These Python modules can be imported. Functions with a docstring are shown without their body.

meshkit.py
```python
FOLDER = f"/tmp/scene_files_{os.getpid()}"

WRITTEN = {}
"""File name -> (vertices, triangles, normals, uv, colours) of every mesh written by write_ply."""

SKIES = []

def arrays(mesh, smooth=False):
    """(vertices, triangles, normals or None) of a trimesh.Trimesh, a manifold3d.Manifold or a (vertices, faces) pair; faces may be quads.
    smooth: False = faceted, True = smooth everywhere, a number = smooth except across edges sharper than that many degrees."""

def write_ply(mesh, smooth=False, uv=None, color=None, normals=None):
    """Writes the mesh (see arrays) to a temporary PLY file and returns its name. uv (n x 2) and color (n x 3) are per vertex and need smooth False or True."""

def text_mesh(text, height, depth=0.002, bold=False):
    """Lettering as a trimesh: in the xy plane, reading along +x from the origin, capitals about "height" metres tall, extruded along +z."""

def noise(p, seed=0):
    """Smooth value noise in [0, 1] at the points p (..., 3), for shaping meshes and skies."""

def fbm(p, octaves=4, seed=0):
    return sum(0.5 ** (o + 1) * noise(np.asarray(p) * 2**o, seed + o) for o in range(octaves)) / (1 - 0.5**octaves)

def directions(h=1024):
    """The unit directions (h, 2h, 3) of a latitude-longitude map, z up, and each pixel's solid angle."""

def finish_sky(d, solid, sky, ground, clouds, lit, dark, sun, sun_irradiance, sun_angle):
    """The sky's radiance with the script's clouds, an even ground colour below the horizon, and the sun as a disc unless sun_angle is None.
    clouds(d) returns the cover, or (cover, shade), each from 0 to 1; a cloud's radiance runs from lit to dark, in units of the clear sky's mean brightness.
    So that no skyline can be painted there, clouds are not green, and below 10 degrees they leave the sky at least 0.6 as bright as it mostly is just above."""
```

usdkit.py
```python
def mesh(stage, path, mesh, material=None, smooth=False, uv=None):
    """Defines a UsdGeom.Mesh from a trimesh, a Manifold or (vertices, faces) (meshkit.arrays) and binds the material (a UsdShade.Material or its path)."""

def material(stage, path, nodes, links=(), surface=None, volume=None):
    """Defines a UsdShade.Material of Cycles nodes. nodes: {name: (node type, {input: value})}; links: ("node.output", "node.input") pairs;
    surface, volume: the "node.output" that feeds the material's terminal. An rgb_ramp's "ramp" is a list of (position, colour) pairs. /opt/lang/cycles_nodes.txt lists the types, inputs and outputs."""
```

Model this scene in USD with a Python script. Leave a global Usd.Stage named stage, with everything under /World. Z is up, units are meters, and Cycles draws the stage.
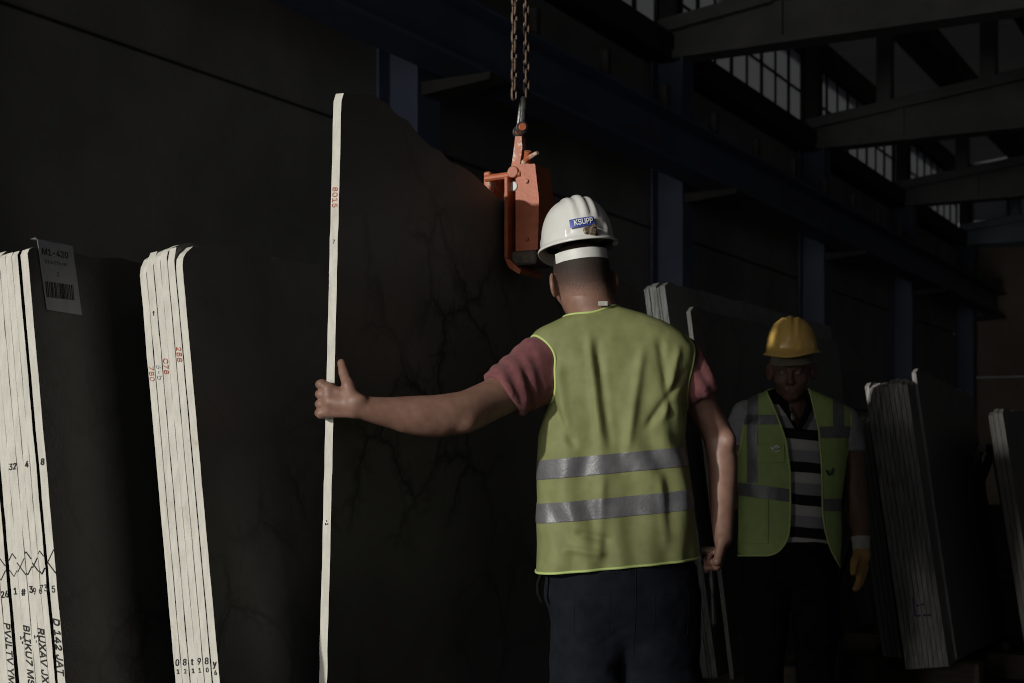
import math, numpy as np, trimesh, usdkit, meshkit
import manifold3d as m3
from shapely.geometry import Polygon
from pxr import Usd, UsdGeom, UsdLux, Gf, Sdf

stage = Usd.Stage.CreateInMemory()
UsdGeom.SetStageUpAxis(stage, 'Z'); UsdGeom.SetStageMetersPerUnit(stage, 1.0)
UsdGeom.Xform.Define(stage, '/World'); UsdGeom.Scope.Define(stage, '/World/Looks')

# ------------------------------------------------------------------ camera, sky, sun, added door light, exposure
F, CX, HY, HC = 1422.2, 512.0, 450.0, 1.118          # focal length in pixels, principal column, horizon row, eye height
cam = UsdGeom.Camera.Define(stage, '/World/camera')
cam.CreateHorizontalApertureAttr(36.0); cam.CreateVerticalApertureAttr(24.01); cam.CreateFocalLengthAttr(50.0)
cam.CreateVerticalApertureOffsetAttr((HY - 341.5) / 1024 * 36.0)
cam.CreateFStopAttr(4.5); cam.CreateFocusDistanceAttr(4.2); cam.CreateClippingRangeAttr(Gf.Vec2f(0.05, 500))
cam.AddTranslateOp().Set((0, 0, HC)); cam.AddRotateXOp().Set(90.0)
cam.CreateExposureAttr(0.0)

SKY = 0.0145
dome = UsdLux.DomeLight.Define(stage, '/World/sky'); dome.CreateColorAttr(Gf.Vec3f(0.97, 0.98, 1.06)); dome.CreateIntensityAttr(SKY)
SUN_AZ, SUN_EL = math.radians(46.7), math.radians(15)   # the light travels to the right and away from the camera, low
sun = UsdLux.DistantLight.Define(stage, '/World/sun')
sun.CreateAngleAttr(1.6); sun.CreateIntensityAttr(0.58); sun.CreateNormalizeAttr(True); sun.CreateColorAttr(Gf.Vec3f(1.0, 0.985, 0.925))
sun.AddRotateZOp().Set(-math.degrees(SUN_AZ)); sun.AddRotateXOp().Set(90 - math.degrees(SUN_EL))
door_fill = UsdLux.RectLight.Define(stage, '/World/door_fill_light')   # added soft light standing in for daylight from an unseen door, behind left
door_fill.CreateWidthAttr(3.4); door_fill.CreateHeightAttr(3.6); door_fill.CreateIntensityAttr(7.5); door_fill.CreateColorAttr(Gf.Vec3f(1.0, 0.97, 0.92))
DOOR_C, DOOR_TO = np.array([-6.7, -5.2, 2.0]), np.array([0.6, 5.0, 1.6])
door_fill.AddTranslateOp().Set(tuple(DOOR_C))
_d = DOOR_TO - DOOR_C
DOOR_AZ = math.degrees(math.atan2(_d[0], _d[1]))
door_fill.AddRotateZOp().Set(-DOOR_AZ); door_fill.AddRotateXOp().Set(90.0)

# ------------------------------------------------------------------ helpers
Z3 = np.array([0, 0, 1.0])
TH = math.atan((1290 - CX) / F)
D = np.array([math.sin(TH), math.cos(TH), 0]); N = np.array([math.cos(TH), -math.sin(TH), 0])   # along the hall; out of its left wall
def W(px, py, Y): return np.array([(px - CX) / F * Y, Y, HC + (HY - py) / F * Y])
def hall(a, b, z): return np.asarray(a)[..., None] * D + np.asarray(b)[..., None] * N + np.asarray(z)[..., None] * Z3
HALL = np.eye(4); HALL[:3, 0] = N; HALL[:3, 1] = D      # local (b, a, z)
rng = np.random.default_rng(7)

used = {}
def numbered(parent, name):
    k = used.get((parent, name), 0); used[(parent, name)] = k + 1
    return name if k == 0 else f'{name}_{k:03d}'
base_of = {}
def data(p, label=None, cat=None, group=None, kind=None):
    for k, v in (('label', label), ('category', cat), ('group', group), ('kind', kind)):
        if v: p.SetCustomDataByKey(k, v)
    return p
def thing(name, loc=(0, 0, 0), **kw):
    path = '/World/' + numbered('/World', name)
    x = UsdGeom.Xform.Define(stage, path); x.AddTranslateOp().Set(tuple(map(float, loc)))
    base_of[path] = np.asarray(loc, float)
    return data(x.GetPrim(), **kw)
def obj(name, mesh, mat, parent=None, smooth=False, **kw):
    """one mesh, given in world coordinates, under parent (a prim) or top-level"""
    pp = str(parent.GetPath()) if parent is not None else '/World'
    base = base_of.get(pp, np.zeros(3))
    v, f, n = meshkit.arrays(mesh, smooth)
    path = pp + '/' + numbered(pp, name)
    m = usdkit.mesh(stage, path, trimesh.Trimesh(v - base, f, process=False), M[mat], smooth=False)
    if n is not None:
        from pxr import Vt
        m.CreateNormalsAttr(Vt.Vec3fArray.FromNumpy(n.astype(np.float32))); m.SetNormalsInterpolation('vertex')
    base_of[path] = base
    return data(m.GetPrim(), **kw)

def cat(*ms): return trimesh.util.concatenate([m for m in ms])
def xf(mesh, Mx):
    mesh = mesh.copy(); mesh.apply_transform(Mx); return mesh
def frame(o, x, y, z):
    Mx = np.eye(4); Mx[:3, 0], Mx[:3, 1], Mx[:3, 2], Mx[:3, 3] = x, y, z, o; return Mx
def rbox(lo, hi, r=0.004):
    """a box with chamfered edges"""
    lo, hi = np.asarray(lo, float), np.asarray(hi, float)
    r = min(r, 0.45 * (hi - lo).min()); pts = []
    for sx in (0, 1):
        for sy in (0, 1):
            for sz in (0, 1):
                c = np.where([sx, sy, sz], hi, lo); s = np.where([sx, sy, sz], -1, 1)
                for k in range(3):
                    q = c + s * r; q[k] = c[k]; pts.append(q)
    return trimesh.convex.convex_hull(np.array(pts))
def bx(lo, hi):
    lo, hi = np.asarray(lo, float), np.asarray(hi, float)
    b = trimesh.creation.box(hi - lo); b.apply_translation((lo + hi) / 2); return b
def rot(axis, deg): return trimesh.transformations.rotation_matrix(math.radians(deg), axis)[:3, :3]
def tube(pts, r, n=8, closed=False):
    pts = np.asarray(pts, float); m = len(pts); r = np.broadcast_to(r, m)
    t = np.roll(pts, -1, 0) - np.roll(pts, 1, 0) if closed else np.gradient(pts, axis=0)
    t /= np.maximum(np.linalg.norm(t, axis=1, keepdims=True), 1e-9)
    u = np.cross(t[0], [0.31, 0.22, 0.92]); u /= np.linalg.norm(u); us = []
    for k in range(m):
        u = u - t[k] * (u @ t[k]); u /= np.linalg.norm(u); us.append(u)
    us = np.array(us); w = np.cross(t, us); a = np.arange(n) * 2 * np.pi / n
    v = pts[:, None] + r[:, None, None] * (np.cos(a)[None, :, None] * us[:, None] + np.sin(a)[None, :, None] * w[:, None])
    q = []
    for k in range(m if closed else m - 1):
        k2 = (k + 1) % m
        for j in range(n):
            j2 = (j + 1) % n; q += [[k * n + j, k * n + j2, k2 * n + j2], [k * n + j, k2 * n + j2, k2 * n + j]]
    v = v.reshape(-1, 3)
    if not closed:
        v = np.vstack([v, pts[0], pts[-1]])
        for j in range(n):
            j2 = (j + 1) % n; q += [[len(v) - 2, j2, j], [len(v) - 1, (m - 1) * n + j, (m - 1) * n + j2]]
    return trimesh.Trimesh(v, q, process=False)
def cyl(a, b, r, n=20, r2=None):
    a, b = np.asarray(a, float), np.asarray(b, float)
    c = 0.12 * min(r, np.linalg.norm(b - a)); d = (b - a) / np.linalg.norm(b - a); r2 = r if r2 is None else r2
    return tube([a, a + d * 1e-5, a + d * c, b - d * c, b - d * 1e-5, b], [max(r - c, 1e-4)] * 2 + [r, r2] + [max(r2 - c, 1e-4)] * 2, n)
def loft(rings, close=True):
    """closed tube of equal-length rings, capped at both ends by fans"""
    n = len(rings[0]); v = np.vstack(rings); q = []
    for k in range(len(rings) - 1):
        for j in range(n):
            j2 = (j + 1) % n; a, b, c, d = k * n + j, k * n + j2, (k + 1) * n + j2, (k + 1) * n + j
            q += [[a, b, c], [a, c, d]]
    v = np.vstack([v, rings[0].mean(0), rings[-1].mean(0)])
    for j in range(n):
        j2 = (j + 1) % n; q += [[len(v) - 2, j2, j], [len(v) - 1, (len(rings) - 1) * n + j, (len(rings) - 1) * n + j2]]
    return trimesh.Trimesh(v, q, process=False)

# ---- signed distance modelling for bodies and cloth
def rc(P, a, b, ra, rb):
    a, b = np.asarray(a, float), np.asarray(b, float); d = b - a
    t = np.clip((P - a) @ d / max(d @ d, 1e-12), 0, 1)
    return np.linalg.norm(P - a - t[:, None] * d, axis=1) - (ra + t * (rb - ra))
def chain(P, pts, rs, k=0.012):
    o = None
    for i in range(len(pts) - 1):
        d = rc(P, pts[i], pts[i + 1], rs[i], rs[i + 1]); o = d if o is None else smin(o, d, k)
    return o
def ell(P, c, r, R=None):
    q = P - np.asarray(c, float)
    if R is not None: q = q @ R
    r = np.asarray(r, float); k0 = np.linalg.norm(q / r, axis=1); k1 = np.linalg.norm(q / r**2, axis=1)
    return k0 * (k0 - 1) / np.maximum(k1, 1e-9)
def smin(a, b, k):
    h = np.clip(0.5 + 0.5 * (b - a) / k, 0, 1); return b + (a - b) * h - k * h * (1 - h)
def smax(a, b, k): return -smin(-a, -b, k)
def boxd(P, lo, hi): return np.maximum(np.asarray(lo) - P, P - np.asarray(hi)).max(1)
def calm(m, n, h):
    """evens out a mesh; a vertex that would jump stays where it was"""
    v = np.array(m.vertices); trimesh.smoothing.filter_taubin(m, 0.5, 0.52, n); w = np.array(m.vertices); bad = np.linalg.norm(w - v, axis=1) > h; w[bad] = v[bad]; m.vertices = w
def nets(f, lo, hi, h, taubin=4, keep_all=False):
    lo, hi = np.asarray(lo, float), np.asarray(hi, float)
    n = (np.ceil((hi - lo) / (4 * h)).astype(int)) * 4 + 1
    ax = [lo[k] + h * np.arange(n[k]) for k in range(3)]
    cx = [a[::4] for a in ax]; C = f(np.stack(np.meshgrid(*cx, indexing='ij'), -1).reshape(-1, 3)).reshape([len(a) for a in cx])   # coarse pass: only blocks near the surface are sampled finely
    near = np.abs(C) < 6.4 * h; blk = np.zeros(np.array(C.shape) - 1, bool)
    for i, j, k in np.ndindex(2, 2, 2): blk |= near[i:C.shape[0] - 1 + i, j:C.shape[1] - 1 + j, k:C.shape[2] - 1 + k]
    act = np.zeros(n, bool); up = blk.repeat(4, 0).repeat(4, 1).repeat(4, 2)
    for i, j, k in np.ndindex(2, 2, 2): act[i:n[0] - 1 + i, j:n[1] - 1 + j, k:n[2] - 1 + k] |= up
    ci = [np.minimum((np.arange(m) + 2) // 4, len(a) - 1) for m, a in zip(n, cx)]; V = C[np.ix_(*ci)].copy()
    idx = np.argwhere(act); P_ = np.stack([ax[k][idx[:, k]] for k in range(3)], 1)
    V[act] = np.concatenate([f(P_[i:i + 300000]) for i in range(0, len(P_), 300000)])
    V[0], V[-1], V[:, 0], V[:, -1], V[:, :, 0], V[:, :, -1] = [np.maximum(x, 1e-4) for x in (V[0], V[-1], V[:, 0], V[:, -1], V[:, :, 0], V[:, :, -1])]
    S = V < 0; c = n - 1
    sl = lambda o: tuple(slice(o[k], o[k] + c[k]) for k in range(3))
    acc = np.zeros((*c, 3)); cnt = np.zeros(c)
    cor = [(i, j, k) for i in (0, 1) for j in (0, 1) for k in (0, 1)]
    for a in cor:
        for k in range(3):
            if a[k] == 0:
                b = list(a); b[k] = 1; b = tuple(b)
                va, vb = V[sl(a)], V[sl(b)]; mk = (va < 0) != (vb < 0)
                t = np.where(mk, va / np.where(mk, va - vb, 1), 0)
                for q in range(3): acc[..., q] += mk * (a[q] + t * (b[q] - a[q]))
                cnt += mk
    mk = cnt > 0; idx = np.full(c, -1); idx[mk] = np.arange(mk.sum())
    verts = lo + h * (np.argwhere(mk) + acc[mk] / cnt[mk][:, None]); quads = []
    for d in range(3):
        u, v = [k for k in range(3) if k != d]
        s0 = [slice(None)] * 3; s1 = [slice(None)] * 3; s0[d] = slice(0, -1); s1[d] = slice(1, None)
        for s in (s0, s1): s[u] = slice(1, -1); s[v] = slice(1, -1)
        A, B = S[tuple(s0)], S[tuple(s1)]; ch = A != B; e = np.argwhere(ch)
        off = np.zeros(3, int); off[u] = 1; off[v] = 1; e = e + off
        def cell(du, dv):
            q = e.copy(); q[:, u] += du; q[:, v] += dv; return idx[q[:, 0], q[:, 1], q[:, 2]]
        Q = np.stack([cell(-1, -1), cell(0, -1), cell(0, 0), cell(-1, 0)], 1)
        flip = A[ch] if d != 1 else ~A[ch]
        quads.append(np.where(flip[:, None], Q, Q[:, ::-1]))
    q = np.vstack(quads)
    m = trimesh.Trimesh(verts, np.vstack([q[:, [0, 1, 2]], q[:, [0, 2, 3]]]), process=False)
    parts = m.split(only_watertight=False)
    if len(parts) > 1 and not keep_all: m = max(parts, key=lambda c: len(c.faces))
    if taubin: calm(m, taubin, h)
    return m
def union(*ms):
    o = None
    for m in ms:
        k = m3.Manifold(m3.Mesh(np.asarray(m.vertices, np.float32), np.asarray(m.faces, np.uint32)))
        o = k if o is None else o + k
    t = o.to_mesh(); return trimesh.Trimesh(t.vert_properties[:, :3], t.tri_verts, process=False)
def displace(m, d):
    m = m.copy(); m.vertices = m.vertices + m.vertex_normals * np.asarray(d)[:, None]; return m
def clip(m, val):
    """the part of a surface where the per-vertex field is positive, cut cleanly along its zero line"""
    v, f, val = np.asarray(m.vertices), np.asarray(m.faces), np.asarray(val, float)
    pos = val[f] > 0; c = pos.sum(1); out = [f[c == 3]]; nv = [v]; edges = {}; extra = []
    def cut(a, b):
        key = (min(a, b), max(a, b))
        if key not in edges:
            t = val[key[0]] / (val[key[0]] - val[key[1]]); edges[key] = len(v) + len(extra); extra.append(v[key[0]] + t * (v[key[1]] - v[key[0]]))
        return edges[key]
    tri = []
    for k in np.nonzero((c == 1) | (c == 2))[0]:
        a, b, d = f[k]; p = pos[k]
        if c[k] == 1:
            r = int(np.argmax(p)); a, b, d = np.roll(f[k], -r); tri.append([a, cut(a, b), cut(a, d)])
        else:
            r = int(np.argmin(p)); a, b, d = np.roll(f[k], -r); x, y = cut(a, b), cut(a, d); tri += [[x, b, d], [x, d, y]]
    if tri: out.append(np.array(tri))
    if extra: nv.append(np.array(extra))
    o = trimesh.Trimesh(np.vstack(nv), np.vstack(out), process=False); o.remove_unreferenced_vertices()
    return o
def shell(m, t):
    """gives an open surface a thickness t inwards"""
    v, f, n = np.asarray(m.vertices), np.asarray(m.faces), np.asarray(m.vertex_normals); k = len(v)
    e = np.vstack([f[:, [0, 1]], f[:, [1, 2]], f[:, [2, 0]]]); s = np.sort(e, 1)
    _, inv, cnt = np.unique(s, axis=0, return_inverse=True, return_counts=True); b = e[cnt[inv.ravel()] == 1]
    side = np.vstack([np.stack([b[:, 1], b[:, 0], b[:, 0] + k], 1), np.stack([b[:, 1], b[:, 0] + k, b[:, 1] + k], 1)])
    return trimesh.Trimesh(np.vstack([v, v - n * t]), np.vstack([f, f[:, ::-1] + k, side]), process=False)
def loops(m):
    f = np.asarray(m.faces); e = np.vstack([f[:, [0, 1]], f[:, [1, 2]], f[:, [2, 0]]]); s = np.sort(e, 1)
    _, inv, cnt = np.unique(s, axis=0, return_inverse=True, return_counts=True); b = e[cnt[inv.ravel()] == 1]
    nxt = dict(map(tuple, b)); out = []
    while nxt:
        a, c = nxt.popitem(); l = [a]
        while c in nxt: l.append(c); c = nxt.pop(c)
        if len(l) > 12: out.append(np.asarray(m.vertices)[l])
    return out
def resample(l, step, sm=2):
    l = np.vstack([l, l[:1]]); d = np.r_[0, np.cumsum(np.linalg.norm(np.diff(l, axis=0), axis=1))]; n = max(8, int(d[-1] / step))
    q = np.stack([np.interp(np.linspace(0, d[-1], n, endpoint=False), d, l[:, k]) for k in range(3)], 1)
    for _ in range(sm): q = 0.5 * q + 0.25 * (np.roll(q, 1, 0) + np.roll(q, -1, 0))
    return q
def lerp(t, pts):
    p = np.asarray(pts, float); return np.interp(t, p[:, 0], p[:, 1])

# ------------------------------------------------------------------ materials
M = {}
def mat(name, nodes, links, surface='p.BSDF'): M[name] = usdkit.material(stage, '/World/Looks/' + name, nodes, links, surface=surface)
def noisy(name, c1, c2, scale=8.0, rough=0.6, detail=5.0, metallic=0.0, bump=0.0, bscale=None, spec=0.5, stretch=(1, 1, 1), lo=0.35, hi=0.65, sheen=0.0):
    nodes = {'g': ('geometry', {}), 'mp': ('mapping', {'scale': stretch}), 'n': ('noise_texture', {'scale': scale, 'detail': detail, 'roughness': 0.6}),
             'r': ('rgb_ramp', {'ramp': [(lo, c1), (hi, c2)]}), 'p': ('principled_bsdf', {'roughness': rough, 'metallic': metallic, 'specular_ior_level': spec, 'sheen_weight': sheen})}
    links = [('g.position', 'mp.vector'), ('mp.vector', 'n.vector'), ('n.fac', 'r.fac'), ('r.color', 'p.base_color')]
    if bump:
        nodes['n2'] = ('noise_texture', {'scale': bscale or scale * 6, 'detail': 4.0}); nodes['b'] = ('bump', {'strength': bump, 'distance': 0.004})
        links += [('mp.vector', 'n2.vector'), ('n2.fac', 'b.height'), ('b.normal', 'p.normal')]
    mat(name, nodes, links)
noisy('concrete_wall', (0.20, 0.195, 0.185), (0.27, 0.262, 0.25), 1.3, 0.9, bump=0.3, bscale=30, spec=0.2)
noisy('end_wall_brown', (0.20, 0.165, 0.125), (0.26, 0.215, 0.165), 1.1, 0.9, spec=0.2)
noisy('dark_sill', (0.035, 0.035, 0.035), (0.06, 0.058, 0.055), 2.0, 0.9, spec=0.2)
noisy('concrete_girder', (0.11, 0.11, 0.109), (0.15, 0.149, 0.147), 2.0, 0.85, spec=0.2)
M['roof_sheet'] = usdkit.material(stage, '/World/Looks/roof_sheet', {'p': ('principled_bsdf', {'base_color': (0.45, 0.45, 0.44), 'roughness': 0.7}), 'l': ('translucent_bsdf', {'color': (0.5, 0.5, 0.5)}), 'm': ('mix_closure', {'fac': 0.55})}, [('p.BSDF', 'm.closure1'), ('l.BSDF', 'm.closure2')], surface='m.closure')   # weathered translucent sheets
noisy('purlin_dark', (0.05, 0.05, 0.048), (0.08, 0.078, 0.075), 2.0, 0.8, spec=0.2)
noisy('blue_steel', (0.075, 0.092, 0.15), (0.10, 0.12, 0.185), 1.6, 0.55, bump=0.1, bscale=40)
noisy('blue_grey_steel', (0.12, 0.16, 0.2), (0.17, 0.21, 0.25), 1.6, 0.6)
noisy('window_frame', (0.025, 0.025, 0.028), (0.04, 0.04, 0.043), 6, 0.6)
noisy('floor_concrete', (0.022, 0.021, 0.020), (0.042, 0.041, 0.039), 1.7, 0.85, bump=0.4, bscale=45, spec=0.2)
noisy('timber', (0.035, 0.027, 0.019), (0.06, 0.046, 0.032), 9, 0.85, stretch=(1, 1, 8), bump=0.3)
noisy('rack_steel', (0.03, 0.03, 0.032), (0.07, 0.06, 0.055), 7, 0.6, metallic=0.4)
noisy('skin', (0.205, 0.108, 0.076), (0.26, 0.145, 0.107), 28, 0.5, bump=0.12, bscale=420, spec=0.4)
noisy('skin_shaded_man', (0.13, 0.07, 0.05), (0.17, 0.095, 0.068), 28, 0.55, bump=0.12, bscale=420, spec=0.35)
noisy('hair_dark', (0.016, 0.012, 0.01), (0.05, 0.036, 0.028), 190, 0.75, bump=0.9, bscale=700, spec=0.3)
mat('hair_cropped', {'g': ('geometry', {}), 's': ('separate_xyz', {}), 'n': ('noise_texture', {'scale': 240.0, 'detail': 4.0}), 'ma': ('math', {'math_type': 'multiply_add', 'value2': 0.055}), 'mr': ('map_range', {'from_min': 1.118 + (450 - 297) / 334.6 + 0.027, 'from_max': 1.118 + (450 - 268) / 334.6 + 0.027}), 'r': ('rgb_ramp', {'ramp': [(0.0, (0.232, 0.126, 0.091)), (0.45, (0.085, 0.05, 0.038)), (1.0, (0.035, 0.024, 0.019))]}), 'b': ('bump', {'strength': 0.5, 'distance': 0.003}), 'p': ('principled_bsdf', {'roughness': 0.7, 'specular_ior_level': 0.3})}, [('g.position', 's.vector'), ('g.position', 'n.vector'), ('n.fac', 'ma.value1'), ('s.z', 'ma.value3'), ('ma.value', 'mr.value'), ('mr.result', 'r.fac'), ('r.color', 'p.base_color'), ('n.fac', 'b.height'), ('b.normal', 'p.normal')])   # close-cropped, fading into the nape; drawn lower to paint helmet shade on the neck
noisy('pink_cotton', (0.165, 0.058, 0.062), (0.205, 0.078, 0.082), 40, 0.92, bump=0.35, bscale=500, spec=0.15, sheen=0.1)
noisy('navy_cotton', (0.0065, 0.0075, 0.0115), (0.0105, 0.0118, 0.0170), 18, 0.92, bump=0.3, bscale=500, spec=0.12)
noisy('black_cotton', (0.004, 0.004, 0.0042), (0.008, 0.008, 0.0082), 18, 0.92, bump=0.3, bscale=500, spec=0.12)
noisy('boot_leather', (0.02, 0.016, 0.012), (0.05, 0.038, 0.028), 14, 0.6, bump=0.3)
noisy('helmet_white', (0.66, 0.65, 0.61), (0.72, 0.71, 0.68), 14, 0.30, spec=0.5)
noisy('white_band', (0.62, 0.62, 0.58), (0.70, 0.70, 0.66), 30, 0.5)
noisy('helmet_yellow', (0.78, 0.50, 0.13), (0.84, 0.54, 0.15), 12, 0.30, spec=0.5)
noisy('visor_khaki', (0.16, 0.14, 0.105), (0.22, 0.195, 0.15), 30, 0.9, bump=0.3, bscale=500)
noisy('sticker_blue', (0.035, 0.06, 0.30), (0.05, 0.08, 0.36), 40, 0.4)
noisy('brass_brown', (0.10, 0.075, 0.05), (0.25, 0.19, 0.13), 160, 0.5, metallic=0.3)
noisy('white_print', (0.70, 0.70, 0.68), (0.76, 0.76, 0.74), 30, 0.6)
noisy('tape_grey', (0.098, 0.097, 0.102), (0.135, 0.134, 0.14), 22, 0.42, spec=0.6, bump=0.25, bscale=120)
noisy('orange_paint', (0.40, 0.095, 0.035), (0.50, 0.135, 0.055), 24, 0.5, bump=0.25, bscale=90)
noisy('orange_worn', (0.42, 0.11, 0.045), (0.62, 0.55, 0.46), 38, 0.5, lo=0.52, hi=0.66)
noisy('shackle_steel', (0.10, 0.10, 0.10), (0.22, 0.21, 0.20), 60, 0.35, metallic=0.8)
noisy('chain_brown', (0.05, 0.032, 0.022), (0.12, 0.08, 0.055), 60, 0.55, metallic=0.5)
noisy('rubber_pad', (0.07, 0.06, 0.048), (0.13, 0.11, 0.09), 40, 0.8)
noisy('black_plastic', (0.012, 0.012, 0.013), (0.02, 0.02, 0.021), 40, 0.4)
noisy('ink_black', (0.012, 0.011, 0.012), (0.05, 0.047, 0.045), 90, 0.8, lo=0.45, hi=0.75)
noisy('ink_red', (0.36, 0.075, 0.04), (0.55, 0.20, 0.14), 90, 0.8)
noisy('ink_blue', (0.02, 0.03, 0.16), (0.05, 0.07, 0.22), 90, 0.8)
noisy('ink_bluegrey', (0.28, 0.32, 0.36), (0.4, 0.42, 0.42), 90, 0.8)
noisy('paper_label', (0.27, 0.275, 0.31), (0.31, 0.315, 0.345), 30, 0.4)
noisy('glove_yellow', (0.40, 0.24, 0.07), (0.48, 0.29, 0.09), 40, 0.85, bump=0.3, bscale=300)
noisy('glove_cuff', (0.36, 0.34, 0.31), (0.44, 0.42, 0.39), 40, 0.9, bump=0.3, bscale=300)
noisy('eye_white', (0.16, 0.15, 0.14), (0.2, 0.19, 0.17), 30, 0.8)
noisy('shirt_grey_sleeve', (0.22, 0.22, 0.24), (0.28, 0.28, 0.30), 40, 0.92, bump=0.3, bscale=500)
# pane: milky, weathered glazing that only lets scattered daylight in
M['glass_pane'] = usdkit.material(stage, '/World/Looks/glass_pane', {'t': ('translucent_bsdf', {'color': (0.39, 0.395, 0.41)}), 'g': ('glossy_bsdf', {'color': (0.8, 0.8, 0.8), 'roughness': 0.15}), 'm': ('mix_closure', {'fac': 0.07})},
    [('t.BSDF', 'm.closure1'), ('g.BSDF', 'm.closure2')], surface='m.closure')
def hivis(name, c1, c2, clear):
    """thin knitted safety fabric: some light passes, what lies beneath shows through a little"""
    M[name] = usdkit.material(stage, '/World/Looks/' + name, {'g': ('geometry', {}), 'n': ('noise_texture', {'scale': 26.0, 'detail': 4.0}), 'r': ('rgb_ramp', {'ramp': [(0.35, c1), (0.65, c2)]}),
        'n2': ('noise_texture', {'scale': 620.0, 'detail': 2.0}), 'b': ('bump', {'strength': 0.25, 'distance': 0.002}),
        'p': ('principled_bsdf', {'roughness': 0.62, 'specular_ior_level': 0.35}), 'l': ('translucent_bsdf', {}), 'a': ('mix_closure', {'fac': 0.2}), 't': ('transparent_bsdf', {}), 'm': ('mix_closure', {'fac': clear})},
        [('g.position', 'n.vector'), ('n.fac', 'r.fac'), ('r.color', 'p.base_color'), ('r.color', 'l.color'), ('g.position', 'n2.vector'), ('n2.fac', 'b.height'), ('b.normal', 'p.normal'),
         ('p.BSDF', 'a.closure1'), ('l.BSDF', 'a.closure2'), ('a.closure', 'm.closure1'), ('t.BSDF', 'm.closure2')], surface='m.closure')
hivis('hivis_lime', (0.285, 0.305, 0.125), (0.335, 0.355, 0.15), 0.26)
hivis('hivis_green', (0.38, 0.50, 0.17), (0.43, 0.56, 0.20), 0.12)
noisy('hivis_edging', (0.42, 0.52, 0.17), (0.47, 0.57, 0.20), 40, 0.7)
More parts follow.
